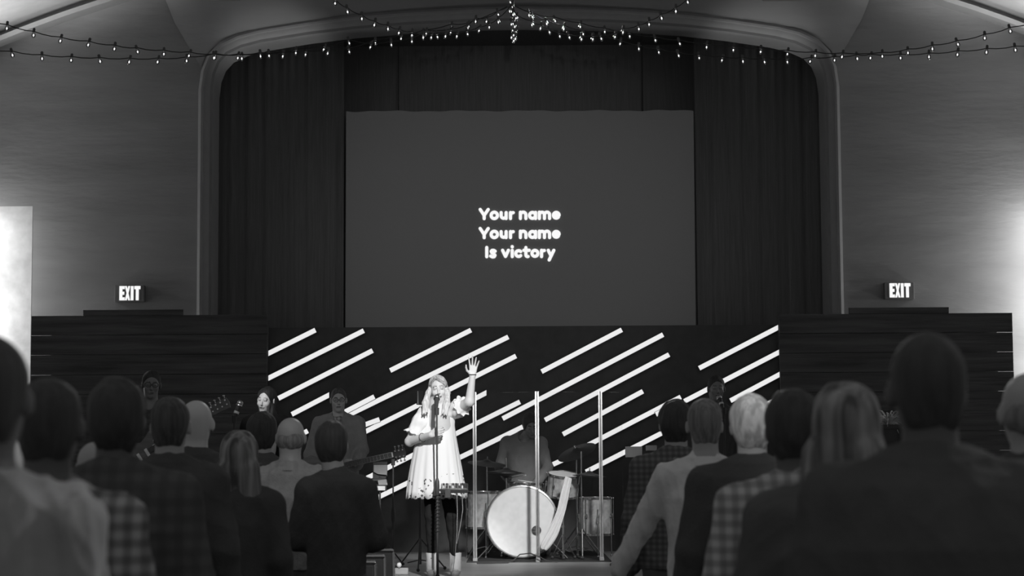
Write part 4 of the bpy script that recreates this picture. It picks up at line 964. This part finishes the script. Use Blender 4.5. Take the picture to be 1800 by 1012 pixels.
# guitars ---------------------------------------------------------------
def guitar(label, body_c, neck_end, head_end, bass=False, facing=Vector((0, -1, 0)), body_m='wood', cat='guitar', nm='electric_guitar'):
    B = Vector(body_c); N_ = Vector(neck_end); d = (N_ - B); ln = d.length; d.normalize(); f = (facing - d * facing.dot(d)).normalized(); u = f.cross(d)
    t = thing(nm, label, cat, B)
    def Q(a, c2, h): return d * a + u * c2 + f * h
    # body outline in (along, across)
    out = [(-.20, .0), (-.195, .09), (-.15, .15), (-.08, .165), (-.01, .13), (.04, .105), (.10, .125), (.15, .15), (.19, .145), (.185, .10), (.14, .06), (.13, .03), (.13, -.03), (.145, -.06), (.17, -.11), (.15, -.145), (.09, -.14), (.03, -.11), (-.03, -.13), (-.10, -.165), (-.16, -.145), (-.197, -.08)]
    n = len(out); vs = [Q(a, c2, h) for h in (-.022, .022) for a, c2 in out]; b = MB(); b.add(vs, [tuple(range(n)), tuple(range(2 * n - 1, n - 1, -1))] + [(i, (i + 1) % n, n + (i + 1) % n, n + i) for i in range(n)])
    b.build('guitar_body', M[body_m], t, bevel=.008)
    Rb = Matrix((d, u, f)).transposed()
    MB().box(Q((ln + .10) / 2, 0, .02), (ln - .10, .05, .022), Rb).build('neck', M['wood'], t, bevel=.004)
    fb = MB().box(Q((ln + .06) / 2, 0, .034), (ln - .08, .046, .006), Rb).build('fretboard', M['fret'], t)
    b = MB()
    for k in range(20): b.box(Q(ln - (ln - .16) * (1 - 2 ** (-k / 12.0)) * 1.35, 0, .0385), (.004, .046, .003), Rb)
    for sy in (-1, 1): b.box(Q((ln + .12) / 2, sy * .0245, .036), (ln - .12, .004, .005), Rb)
    b.build('frets', M['chrome'], t)
    MB().box(Q(ln + .004, 0, .038), (.012, .048, .014), Rb).build('nut', M['white'], t)
    He = Vector(head_end) - B; hl = (He - d * ln).length; dh = (He - d * ln).normalized(); uh = f.cross(dh).normalized(); Rh = Matrix((dh, uh, f)).transposed()
    hp = [(0, -.024), (.03, -.042), (hl, -.048), (hl + .012, 0), (hl, .048), (.03, .042), (0, .024)]
    vs = [d * ln + dh * a + uh * c2 + f * h for h in (.006, .024) for a, c2 in hp]; n = len(hp)
    MB().add(vs, [tuple(range(n)), tuple(range(2 * n - 1, n - 1, -1))] + [(i, (i + 1) % n, n + (i + 1) % n, n + i) for i in range(n)]).build('headstock', M['wood'] if bass else M['black'], t, bevel=.003)
    k = 0
    for i in range(4 if bass else 3):
        for sy in ((1,) if bass else (-1, 1)):
            p = d * ln + dh * (.035 + i * (hl - .05) / (3 if bass else 2)) + uh * sy * .03
            b = MB(); b.cyl(p + f * .022, p + f * .036, .008, n=10); b.cyl(p, p + uh * sy * .035, .004, n=6); b.ball(p + uh * sy * .042, (.011, .008, .008), 8, 6); b.build('tuning_peg', M['chrome'], t)
            if bass: b = MB(); b.cyl(p - uh * .04 + f * .022, p - uh * .04 + f * .034, .007, n=8).build('string_post', M['chrome'], t)
    for q_ in (-.03, .05): MB().box(Q(q_, 0, .028), (.03, .075, .014), Rb).build('pickup', M['chrome'], t, bevel=.003)
    MB().box(Q(-.10, 0, .03), (.03, .08, .016), Rb).build('bridge', M['chrome'], t, bevel=.002)
    b = MB()
    for i in range(4 if bass else 6): o_ = (i - (1.5 if bass else 2.5)) * .0075; b.tube([Q(-.10, o_ * 1.3, .042), Q(ln, o_, .045)], .0007, 4)
    b.build('strings', M['steel'], t)
    return t
GY = 19.4; gp = P(595, 683, GY); GR = (gp.x, GY, ZS); G = lambda px, py, dy=0: loc(px, py, GY + dy, GR)
neck_e = P(690, 799, GY - .34); head_e = P(712, 795, GY - .36); bodyc = P(566, 826, GY - .28)
J = dict(elbowR=G(636, 790, .0), wristR=G(628, 818, -.20), elbowL=G(546, 800, .02), wristL=G(572, 822, -.24))
person('person', 'guitarist in glasses and an open grey jacket, playing left of the lead singer', GR[0], GY, gp.z - ZS, 0, ZS, res=.0065, joints=J, headc=loc(595, 704, GY - .02, GR), head=(.04, 0, .12), hair='short', hairm='hair_brown',
       skin='skin2', glasses=True, faced=True, top='midcloth', topkind='coat', coatopen=(.0, .06, 'check_mid'), bottom='blackcloth', collar='midcloth', build=1.1, seed=12,
       hands=dict(R=dict(d=(-.5, -.6, .35), n=(-.5, .7, .2), side=(-.6, 0, .8), curl=.8), L=dict(d=(.8, -.3, -.35), n=(.1, .9, -.1), side=(.2, 0, 1), curl=.5)))
guitar('electric guitar with a bound dotted neck held by the guitarist in the grey jacket', bodyc, neck_e, head_e)
KY = 17.8; kp = P(265, 653, KY); KR = (kp.x, KY, ZS); K_ = lambda px, py, dy=0: loc(px, py, KY + dy, KR)
J = dict(elbowR=K_(312, 760, -.02), wristR=K_(322, 745, -.26), elbowL=K_(222, 790, .02), wristL=K_(246, 815, -.24))
person('person', 'bass player in dark-rimmed glasses and a dark shirt at the far left of the stage', KR[0], KY, kp.z - ZS, 0, ZS, res=.0065, joints=J, headc=loc(266, 677, KY - .02, KR), head=(.08, .05, .2), hair='short', hairm='hair_black',
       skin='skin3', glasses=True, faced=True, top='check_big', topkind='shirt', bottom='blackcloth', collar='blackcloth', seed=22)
guitar('bass guitar whose headstock rises between the bald man and the tilted microphone', P(252, 800, KY - .34), P(369, 724, KY - .4), P(402, 707, KY - .44), bass=True, nm='bass_guitar')
WY = 19.0; wp = P(1259, 662, WY); WR = (wp.x, WY, ZS)
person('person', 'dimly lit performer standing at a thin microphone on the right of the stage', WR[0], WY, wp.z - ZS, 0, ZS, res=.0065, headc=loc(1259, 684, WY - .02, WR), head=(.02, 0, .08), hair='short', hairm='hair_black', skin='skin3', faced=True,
       top='blackcloth', topkind='shirt', bottom='blackcloth', seed=31, joints=dict(elbowL=loc(1230, 770, WY, WR), wristL=loc(1250, 745, WY - .22, WR)))
m0 = P(1263.5, 697, WY - .2); microphone('slim bright microphone in front of the dim performer\'s mouth', m0, m0 + Vector((.03, -.10, -.12)), bright=True)
m1 = m0 + Vector((.035, -.115, -.135)); mic_stand('black microphone stand used by the dim performer at right', (m1.x, m1.y, ZS), m1)
# drummer ---------------------------------------------------------------
DY = 21.25; dp = P(921, 722, DY); DR = (dp.x, DY, ZS); D_ = lambda px, py, dy=0: loc(px, py, DY + dy, DR)
zt = P(918, 768, DY).z - ZS
J = dict(shoulderL=D_(890, 778), shoulderR=D_(951, 778), elbowL=D_(879, 822, -.12), elbowR=D_(962, 822, -.12), wristL=D_(893, 842, -.30), wristR=D_(942, 850, -.30),
         hipL=A_((-.10, 0, .60)), hipR=A_((.10, 0, .60)), kneeL=A_((-.22, -.40, .56)), kneeR=A_((.22, -.40, .56)), ankleL=A_((-.22, -.38, .085)), ankleR=A_((.22, -.38, .085)))
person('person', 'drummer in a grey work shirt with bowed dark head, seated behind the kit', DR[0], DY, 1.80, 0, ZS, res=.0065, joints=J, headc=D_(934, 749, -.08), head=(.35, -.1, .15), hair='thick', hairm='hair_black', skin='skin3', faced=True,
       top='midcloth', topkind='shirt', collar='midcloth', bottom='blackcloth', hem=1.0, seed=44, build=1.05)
t = thing('drum_throne', 'round black drum stool under the seated drummer', 'stool', (DR[0], DY, ZS + .0))
MB().lathe([(0, .44), (.16, .44), (.175, .46), (.175, .49), (.15, .505), (0, .507)], n=28).build('seat', M['black'], t); MB().cyl((0, 0, .12), (0, 0, .44), .015).build('post', M['chrome'], t)
for k in range(3): a = k * 2 * PI / 3 + .3; MB().cyl((0, 0, .24), (.24 * math.cos(a), .24 * math.sin(a), .01), .009, n=8).build('leg', M['chrome'], t)
# ------------------------------------------------------------------ drum kit
def Rto(axis):
    z = Vector(axis).normalized(); x = z.orthogonal().normalized(); y = z.cross(x); return Matrix((x, y, z)).transposed()
def drum(name, label, c, r, h, axis=(0, 0, 1), legs=0, lugs=8, grp='drums of the kit'):
    t = thing(name, label, 'drum', c, group=grp); R = Rto(axis)
    MB().lathe([(r * .985, -h / 2), (r * .985, h / 2)], n=48, R=R, ring=True).build('shell', M['pearl'], t)
    for s, nm in ((-1, 'drumhead'), (1, 'drumhead')): MB().lathe([(0, s * (h / 2 + .004)), (r * .97, s * (h / 2 + .004)), (r * .985, s * (h / 2 - .004))], n=48, R=R).build(nm, M['drumhead'], t)
    for s in (-1, 1): MB().lathe([(r * .985, s * (h / 2 - .012)), (r * 1.03, s * (h / 2 - .012)), (r * 1.035, s * (h / 2 + .010)), (r * 1.0, s * (h / 2 + .012)), (r * .985, s * (h / 2 + .004))], n=48, R=R, ring=True).build('hoop', M['chrome'], t)
    lug = None
    for k in range(lugs):
        a = 2 * PI * k / lugs + .2
        p = R @ Vector((r * 1.0 * math.cos(a), r * 1.0 * math.sin(a), 0)); o_ = R @ Vector((math.cos(a), math.sin(a), 0)) * .018
        b = MB(); b.ball(p + o_ * .6, (.014, .014, .03), 8, 6, R)
        for s in (-1, 1): q = p + o_ + R @ Vector((0, 0, s * h / 2)); b.cyl(p + o_, q, .0035, n=6); b.ball(q, .008, 8, 5)
        b.build('lug', M['chrome'], t)
    for k in range(legs):
        a = 2 * PI * k / legs + .6; b = MB(); x, y = (r + .03) * math.cos(a), (r + .03) * math.sin(a); z0 = ZS - c[2]
        b.cyl((x, y, h * .2), (x, y, z0 + .03), .006, n=8); b.ball((x, y, z0 + .02), (.014, .014, .02), 8, 6); b.box((x * .96, y * .96, -h * .1), (.03, .03, .05)); b.build('leg', M['chrome'], t)
    return t
# black rug the kit stands on
q0, q1 = P(820, 984, 19.65), P(1075, 984, 19.65)
tag(MB().box(((q0.x + q1.x) / 2, 20.85, ZS + .006), (q1.x - q0.x, 2.35, .012)).build('drum_rug', M['rug'], smooth=False), 'black rug lying on the stage under the drum kit', 'rug')
BDY = 20.1; cb = P(918, 925, BDY); rb = 61.5 / FPX * BDY; cb.z = ZS + .014 + rb * 1.045
t = drum('bass_drum', 'big bass drum with pale front head, centre of the kit', (cb.x, BDY + .2, cb.z), rb, .38, (0, -1, 0), lugs=10)
# wooden claw hoop and the dark port hole of the front head
MB().lathe([(rb * 1.0, -.04), (rb * 1.045, -.04), (rb * 1.05, .0), (rb * 1.0, .006)], (0, -.185, 0), n=56, R=Rto((0, -1, 0)), ring=True).build('front_hoop', M['black'], t)
ph = P(943, 932, BDY - .01); ph = Vector((ph.x - cb.x, -.200, ph.z - cb.z)); MB().lathe([(0, 0), (.048, 0), (.048, .004)], ph, n=24, R=Rto((0, -1, 0))).build('port_hole', M['black'], t)
b = MB()
for i, (a0, r_) in enumerate(((.2, .05), (1.4, .055), (2.8, .048), (4.1, .056), (5.2, .05))): b.ball(ph + Vector((math.cos(a0) * .025, -.004, math.sin(a0) * .025)), (r_ * .5, .002, r_ * .35), 8, 5)
b.build('port_hole_rim', M['black'], t)
for s in (-1, 1): MB().cyl((s * rb * .8, -.05, -rb * .55), (s * (rb + .10), -.12, ZS + .014 - cb.z), .008, n=8).build('spur', M['chrome'], t)
c1 = P(852, 896, BDY + .35); drum('floor_tom', 'floor tom behind the left shield post, beside the bass drum', (c1.x, BDY + .35, c1.z), .175, .36, legs=3)
c1 = P(988, 852, BDY + .25); drum('rack_tom', 'pearl rack tom mounted at the upper right of the bass drum', (c1.x, BDY + .25, c1.z), .15, .215, (.1, -.22, 1), lugs=6)
c1 = P(1047, 907, BDY + .4); drum('floor_tom', 'tall pearl floor tom beside the right shield post', (c1.x, BDY + .4, c1.z), .17, .37, legs=3)
c1 = P(925, 858, BDY + .62); sn = drum('snare_drum', 'snare drum half hidden behind the bass drum in front of the drummer', (c1.x, BDY + .62, c1.z - .02), .165, .13, lugs=8)
def stand_tripod(t, H, spread=.24, z=.0, m='chrome', hub=.30):
    MB().cyl((0, 0, z + .06), (0, 0, z + H * .55), .013, n=10).build('lower_tube', M[m], t); MB().cyl((0, 0, z + H * .5), (0, 0, z + H), .008, n=10).build('upper_tube', M[m], t)
    MB().cyl((0, 0, z + H * .53), (0, 0, z + H * .57), .02, n=12).build('clamp', M[m], t)
    for k in range(3):
        a = k * 2 * PI / 3 + .5; f = Vector((spread * math.cos(a), spread * math.sin(a), .02)); b = MB(); b.cyl((0, 0, z + hub), f, .007, n=8); b.cyl((0, 0, z + .1), f * .55 + Vector((0, 0, .06)), .005, n=6); l = b.build('leg', M[m], t)
        MB().ball(f, (.016, .016, .016), 8, 6).build('rubber_foot', M['black'], l)
def cymbal(label, c, r, tilt=(0, 0), grp='cymbals'):
    t = thing('cymbal', label, 'cymbal', c, group=grp); R = Matrix.Rotation(tilt[0], 3, 'X') @ Matrix.Rotation(tilt[1], 3, 'Y')
    MB().lathe([(.006, .03), (.02, .03), (.045, .012), (.06, .008), (r * .6, -.004), (r, -.018), (r, -.021), (r * .6, -.008), (.06, .003), (.02, .022), (.006, .026)], n=48, R=R).build('bronze', M['brass'], t)
    MB().cyl(R @ Vector((0, 0, .026)), R @ Vector((0, 0, .06)), .008, .006, 10).build('wing_nut', M['chrome'], t)
    return t
def stand(label, x, y, H, name='cymbal_stand'):
    t = thing(name, label, 'stand', (x, y, ZS + .012), group='chrome cymbal stands'); stand_tripod(t, H); return t
c1 = P(890, 827, 20.66); cymbal('dark hi-hat cymbal at the drummer\'s left hip side, seen edge-on', c1, .19, (.0, .05)); cymbal('lower hi-hat cymbal just under the edge-on dark one', (c1.x, c1.y, c1.z - .045), .19, (PI, 0))
stand('chrome hi-hat stand behind the bass drum', c1.x, 20.66, c1.z - ZS + .12)
c1 = P(1022, 836, 20.15); cymbal('thin flat cymbal on the stand right of the rack tom', P(1036, 833, 20.12), .17, (-.05, .06)); stand('tall chrome cymbal stand right of the bass drum', c1.x, 20.15, P(1022, 790, 20.15).z - ZS - .03)
c1 = P(1013, 792, 20.75); cymbal('dark tilted cymbal high above the rack tom', c1, .21, (.35, -.35)); stand('chrome stand behind the rack tom', c1.x, 20.75, c1.z - ZS)
c1 = P(856, 812, 20.9); cymbal('dark crash cymbal above the left floor tom', c1, .2, (.15, .1)); stand('chrome stand behind the left floor tom', c1.x, 20.9, c1.z - ZS)
# pedal and snare hardware right of the bass drum
c1 = P(990, 880, 20.0); t = thing('tom_stand', 'chrome bracket stand between bass drum and cymbal stand', 'stand', (c1.x, 20.0, ZS + .012)); stand_tripod(t, c1.z - ZS, .13, m='chrome', hub=.26)
# drum sticks
for px, dx_ in ((893, 1), (942, -1)):
    a = D_(px, 842 if dx_ > 0 else 850, -.32); a = Vector(DR) + Vector(a); t = thing('drumstick', 'thin wooden drumstick in the drummer\'s hand on the ' + ('hi-hat' if dx_ > 0 else 'rack tom') + ' side', 'drumstick', a)
    MB().cyl((-dx_ * .05, .05, -.0), (dx_ * .18, -.22, .04), .007, .005, 8).build('shaft', M['white'], t); MB().ball((dx_ * .183, -.223, .041), .007, 8, 6).build('tip', M['white'], t)
# white streak from the rack tom over the edge of the bass drum
tw = thing('towel', 'white towel hanging off the rack tom across the bass drum rim', 'towel', P(985, 880, 19.84)); o_ = tw.location.copy()
cl = [(1000, 838, 12), (996, 855, 11), (991, 878, 12), (987, 897, 13), (980, 915, 17), (972, 935, 22), (962, 952, 20), (955, 966, 9)]
vs = []; n = 14  # wavy white strip from the rack tom down over the bass drum
for i, (x, y, w_) in enumerate(cl):
    for k in range(n):
        u = (k / (n - 1) - .5); p = P(x + u * w_ + u * 3 * math.sin(i), y + u * w_ * .35, 19.86 - .012 * math.sin(u * 14 + i * .5) ) - o_; vs.append(p)
b = MB().add(vs, [(i * n + k, i * n + k + 1, (i + 1) * n + k + 1, (i + 1) * n + k) for i in range(len(cl) - 1) for k in range(n - 1)]).build('cloth', M['whitecloth'], tw)
md = b.modifiers.new('thick', 'SOLIDIFY'); md.thickness = .006; md = b.modifiers.new('sub', 'SUBSURF'); md.levels = 1; md.render_levels = 2
# acrylic drum shield ---------------------------------------------------
sh = thing('drum_shield', 'clear acrylic drum shield of upright panels joined by shiny hinge posts', 'screen', P(945, 985, 19.78)); o_ = Vector((sh.location.x, 19.78, ZS)); sh.location = o_
xs = [P(835, 900, 19.78).x, P(945, 900, 19.78).x, P(1057, 900, 19.78).x]; hz = P(945, 690, 19.78).z - ZS
pts = [(xs[0] - .30, 19.98), (xs[0], 19.78), (xs[1], 19.70), (xs[2], 19.78), (xs[2] + .235, 19.93)]
for (xa, ya), (xb, yb) in zip(pts[:-1], pts[1:]):
    d = Vector((xb - xa, yb - ya, 0)); ln = d.length; d.normalize(); c_ = Vector(((xa + xb) / 2, (ya + yb) / 2, ZS + .014 + hz / 2)) - o_
    Rb = Matrix((d, Vector((-d.y, d.x, 0)), Vector((0, 0, 1)))).transposed(); MB().box(c_, (ln - .03, .006, hz - .02), Rb).build('panel', M['acrylic'], sh, smooth=False)
for xa, ya in pts[1:4]:
    b = MB()
    for s in (-1, 1): b.box((xa + s * .011 - o_.x, ya - o_.y, hz / 2 + .01), (.015, .012, hz))
    b.cyl((xa - o_.x, ya - .006 - o_.y, .01), (xa - o_.x, ya - .006 - o_.y, hz + .01), .006, n=10); b.build('hinge_post', M['hinge'], sh, smooth=True)
    MB().box((xa - o_.x, ya - o_.y - .01, .02), (.045, .05, .04)).build('foot_clip', M['grey'], sh, bevel=.006)
# cable on the stage floor
pt = [(838, 991), (868, 992), (893, 990), (903, 984), (914, 974), (932, 972), (950, 979), (962, 986), (980, 988)]
ys = [19.45, 19.45, 19.5, 19.6, 19.62, 19.62, 19.6, 19.6, 19.6]
pp = [P(x, y, yy) for (x, y), yy in zip(pt, ys)]; pp = [Vector((p.x, p.y, max(p.z, ZS + .006))) for p in pp]
tag(MB().tube(pp, .006, 6).build('floor_cable', M['wire']), 'black cable looping over the stage floor below the bass drum', 'cable')
# guitar side gear -------------------------------------------------------
gy = 19.0; c1 = P(668, 826, gy); t = thing('music_stand', 'music stand with folded grey sheets beside the guitar neck', 'stand', (c1.x, gy, ZS)); H = c1.z - ZS
stand_tripod(t, H - .06, .24, m='black')
MB().box((0, 0, H - .09), (.15, .02, .02)).build('ledge', M['black'], t); MB().box((0, .012, H), (.14, .006, .16)).build('desk', M['black'], t, bevel=.004)
b = MB(); q = [P(x, y, gy - .02) - t.location for x, y in ((657, 817), (681, 817), (680, 834.5), (665, 833), (657, 829))]; b.prism([(p.x, p.z) for p in q], -.022, -.018); b.build('sheet', M['grey'], t, smooth=False)
b = MB(); q = [P(x, y, gy - .02) - t.location for x, y in ((664, 844), (680, 842), (681.5, 852), (666, 853))]; b.prism([(p.x, p.z) for p in q], -.024, -.02); b.build('sheet', M['grey'], t, smooth=False)
b = MB()
for x0, x1 in ((651, 658), (663, 677)):
    q = [P(x, y, gy - .03) - t.location for x, y in ((x0, 854), (x1, 854), (x1, 861.5), (x0 + 1, 861.5))]; b.prism([(p.x, p.z) for p in q], -.034, -.03)
b.build('label_card', M['white'], t, smooth=False)
MB().box((P(664, 858, gy).x - c1.x, .0, P(664, 857, gy).z - ZS), (.17, .05, .06)).build('tray_box', M['black'], t, bevel=.004)
x_ = P(691, 850, 18.6).x; t = mic_stand('thin black stand pole rising past the guitar headstock', (x_, 18.6, ZS), (x_, 18.6, P(691, 812, 18.6).z))
# upright tablet on a stand at the singer's shoulder
c1 = P(738, 699, 18.2); t = thing('tablet_stand', 'narrow upright tablet on a stand, showing at the singer\'s shoulder', 'stand', (c1.x, 18.2, ZS)); H = c1.z - ZS
stand_tripod(t, H - .08, .25, m='black'); Rt = Matrix.Rotation(math.radians(76), 3, 'Z') @ Matrix.Rotation(.08, 3, 'X')
MB().box((0, 0, H), (.15, .014, .13), Rt).build('tablet', M['black'], t, bevel=.004); MB().box((-.014, -.075, H), (.008, .004, .12)).build('bright_edge', M['white'], t)
# laptop-like monitor back beside the check coat
c1 = P(1114, 794, 18.6); t = thing('folding_music_desk', 'grey folding desk panel on a stand, left of the dark-haired man', 'stand', (c1.x, 18.6, ZS)); H = c1.z - ZS
stand_tripod(t, H - .05, .25, m='black')
MB().box((0, 0, H), (30 / FPX * 18.6, .012, 19 / FPX * 18.6)).build('desk', mat('dark_panel', .07, .6), t, bevel=.003)
MB().box((.165, .02, H + .035), (20 / FPX * 18.6, .01, .05)).build('side_flap', mat('dark_panel', .07, .6), t, bevel=.003)
# floor wedge and power box on the stage, left of the singer
c1 = P(651, 976, 18.2); t = thing('power_box', 'small box with a white label low on the stage, left of the singer', 'box', (c1.x, 18.2, ZS))
MB().box((0, 0, .06), (.16, .12, .12)).build('case', M['black'], t, bevel=.01); MB().box((0, -.062, .075), (.055, .004, .03)).build('label_card', M['white'], t)
c1 = P(706, 985, 17.6); t = thing('effects_pedal', 'small pedal with bright knobs on the stage, beside the singer\'s feet', 'pedal', (c1.x, 17.6, ZS))
MB().box((0, 0, .03), (.12, .08, .06)).build('case', M['grey'], t, bevel=.01); MB().ball((-.02, -.035, .085), .022, 10, 8).build('knob', M['white'], t); MB().cyl((-.02, -.03, .05), (-.02, -.035, .085), .01).build('spindle', M['chrome'], t)
# potted plant at stage right
c1 = P(1562, 735, 18.5); t = thing('potted_plant', 'spiky pale-leaved potted plant between the long hair and the tallest head', 'plant', (c1.x, 18.5, ZS)); H = c1.z - ZS
MB().lathe([(0, 0), (.14, 0), (.16, H - .1), (.17, H - .1), (.17, H - .06), (.15, H - .06), (.14, H - .08), (0, H - .08)], n=28).build('pot', M['black'], t)
b = MB(); r = random.Random(3)
for k in range(70):
    a = r.uniform(0, 2 * PI); ln = r.uniform(.18, .34); up = r.uniform(.5, 1.5); px_ = []
    for j in range(6): f = j / 5; px_.append((math.cos(a) * ln * f * .75, math.sin(a) * ln * f * .75, H - .08 + ln * (up * f - .9 * f * f)))
    b.tube(px_, [.004, .007, .008, .007, .004, .001], 4)
b.build('leaves', mat('pale_leaf', .7, .5, var=.2), t)

# chairs along the centre aisle ----------------------------------------
def chair(first_label, x, y):
    t = thing('stacking_chair', first_label, 'chair', (x, y, 0), group='chairs along the centre aisle')
    MB().box((0, .0, .44), (.46, .44, .06)).build('seat', M['darkcloth'], t, bevel=.02)
    MB().box((0, -.22, .665), (.46, .045, .35)).build('backrest', mat('grey_upholstery', .3, .85), t, bevel=.015)
    MB().box((0, -.215, .85), (.475, .06, .03)).build('top_rail', M['chrome'], t, bevel=.012)
    for s in (-1, 1):
        MB().tube([(s * .235, -.225, .84), (s * .235, -.22, .45), (s * .235, -.26, .02)], .012, 8).build('leg', M['chrome'], t); MB().tube([(s * .225, .2, .42), (s * .235, .22, .02)], .012, 8).build('leg', M['chrome'], t)
        MB().tube([(s * .235, -.2, .46), (s * .235, .2, .46)], .01, 8).build('side_rail', M['chrome'], t)
    return t
ch = None
for y, w in ((11.95, 'nearest of the aisle chairs, lowest bright corner'), (12.8, 'second nearest of the aisle chairs'), (13.7, 'middle one of the five aisle chairs'), (14.6, 'fourth aisle chair from the front of the photo'), (15.6, 'farthest aisle chair, closest to the stage')):
    x = P(914, 800, y).x - .97 - .24
    if ch is None: ch = chair('grey chair with a shiny top rail, ' + w, x, y)
    else:
        c_ = copy_tree(ch); c_.location = (x, y, 0); c_['label'] = 'grey chair with a shiny top rail, ' + w
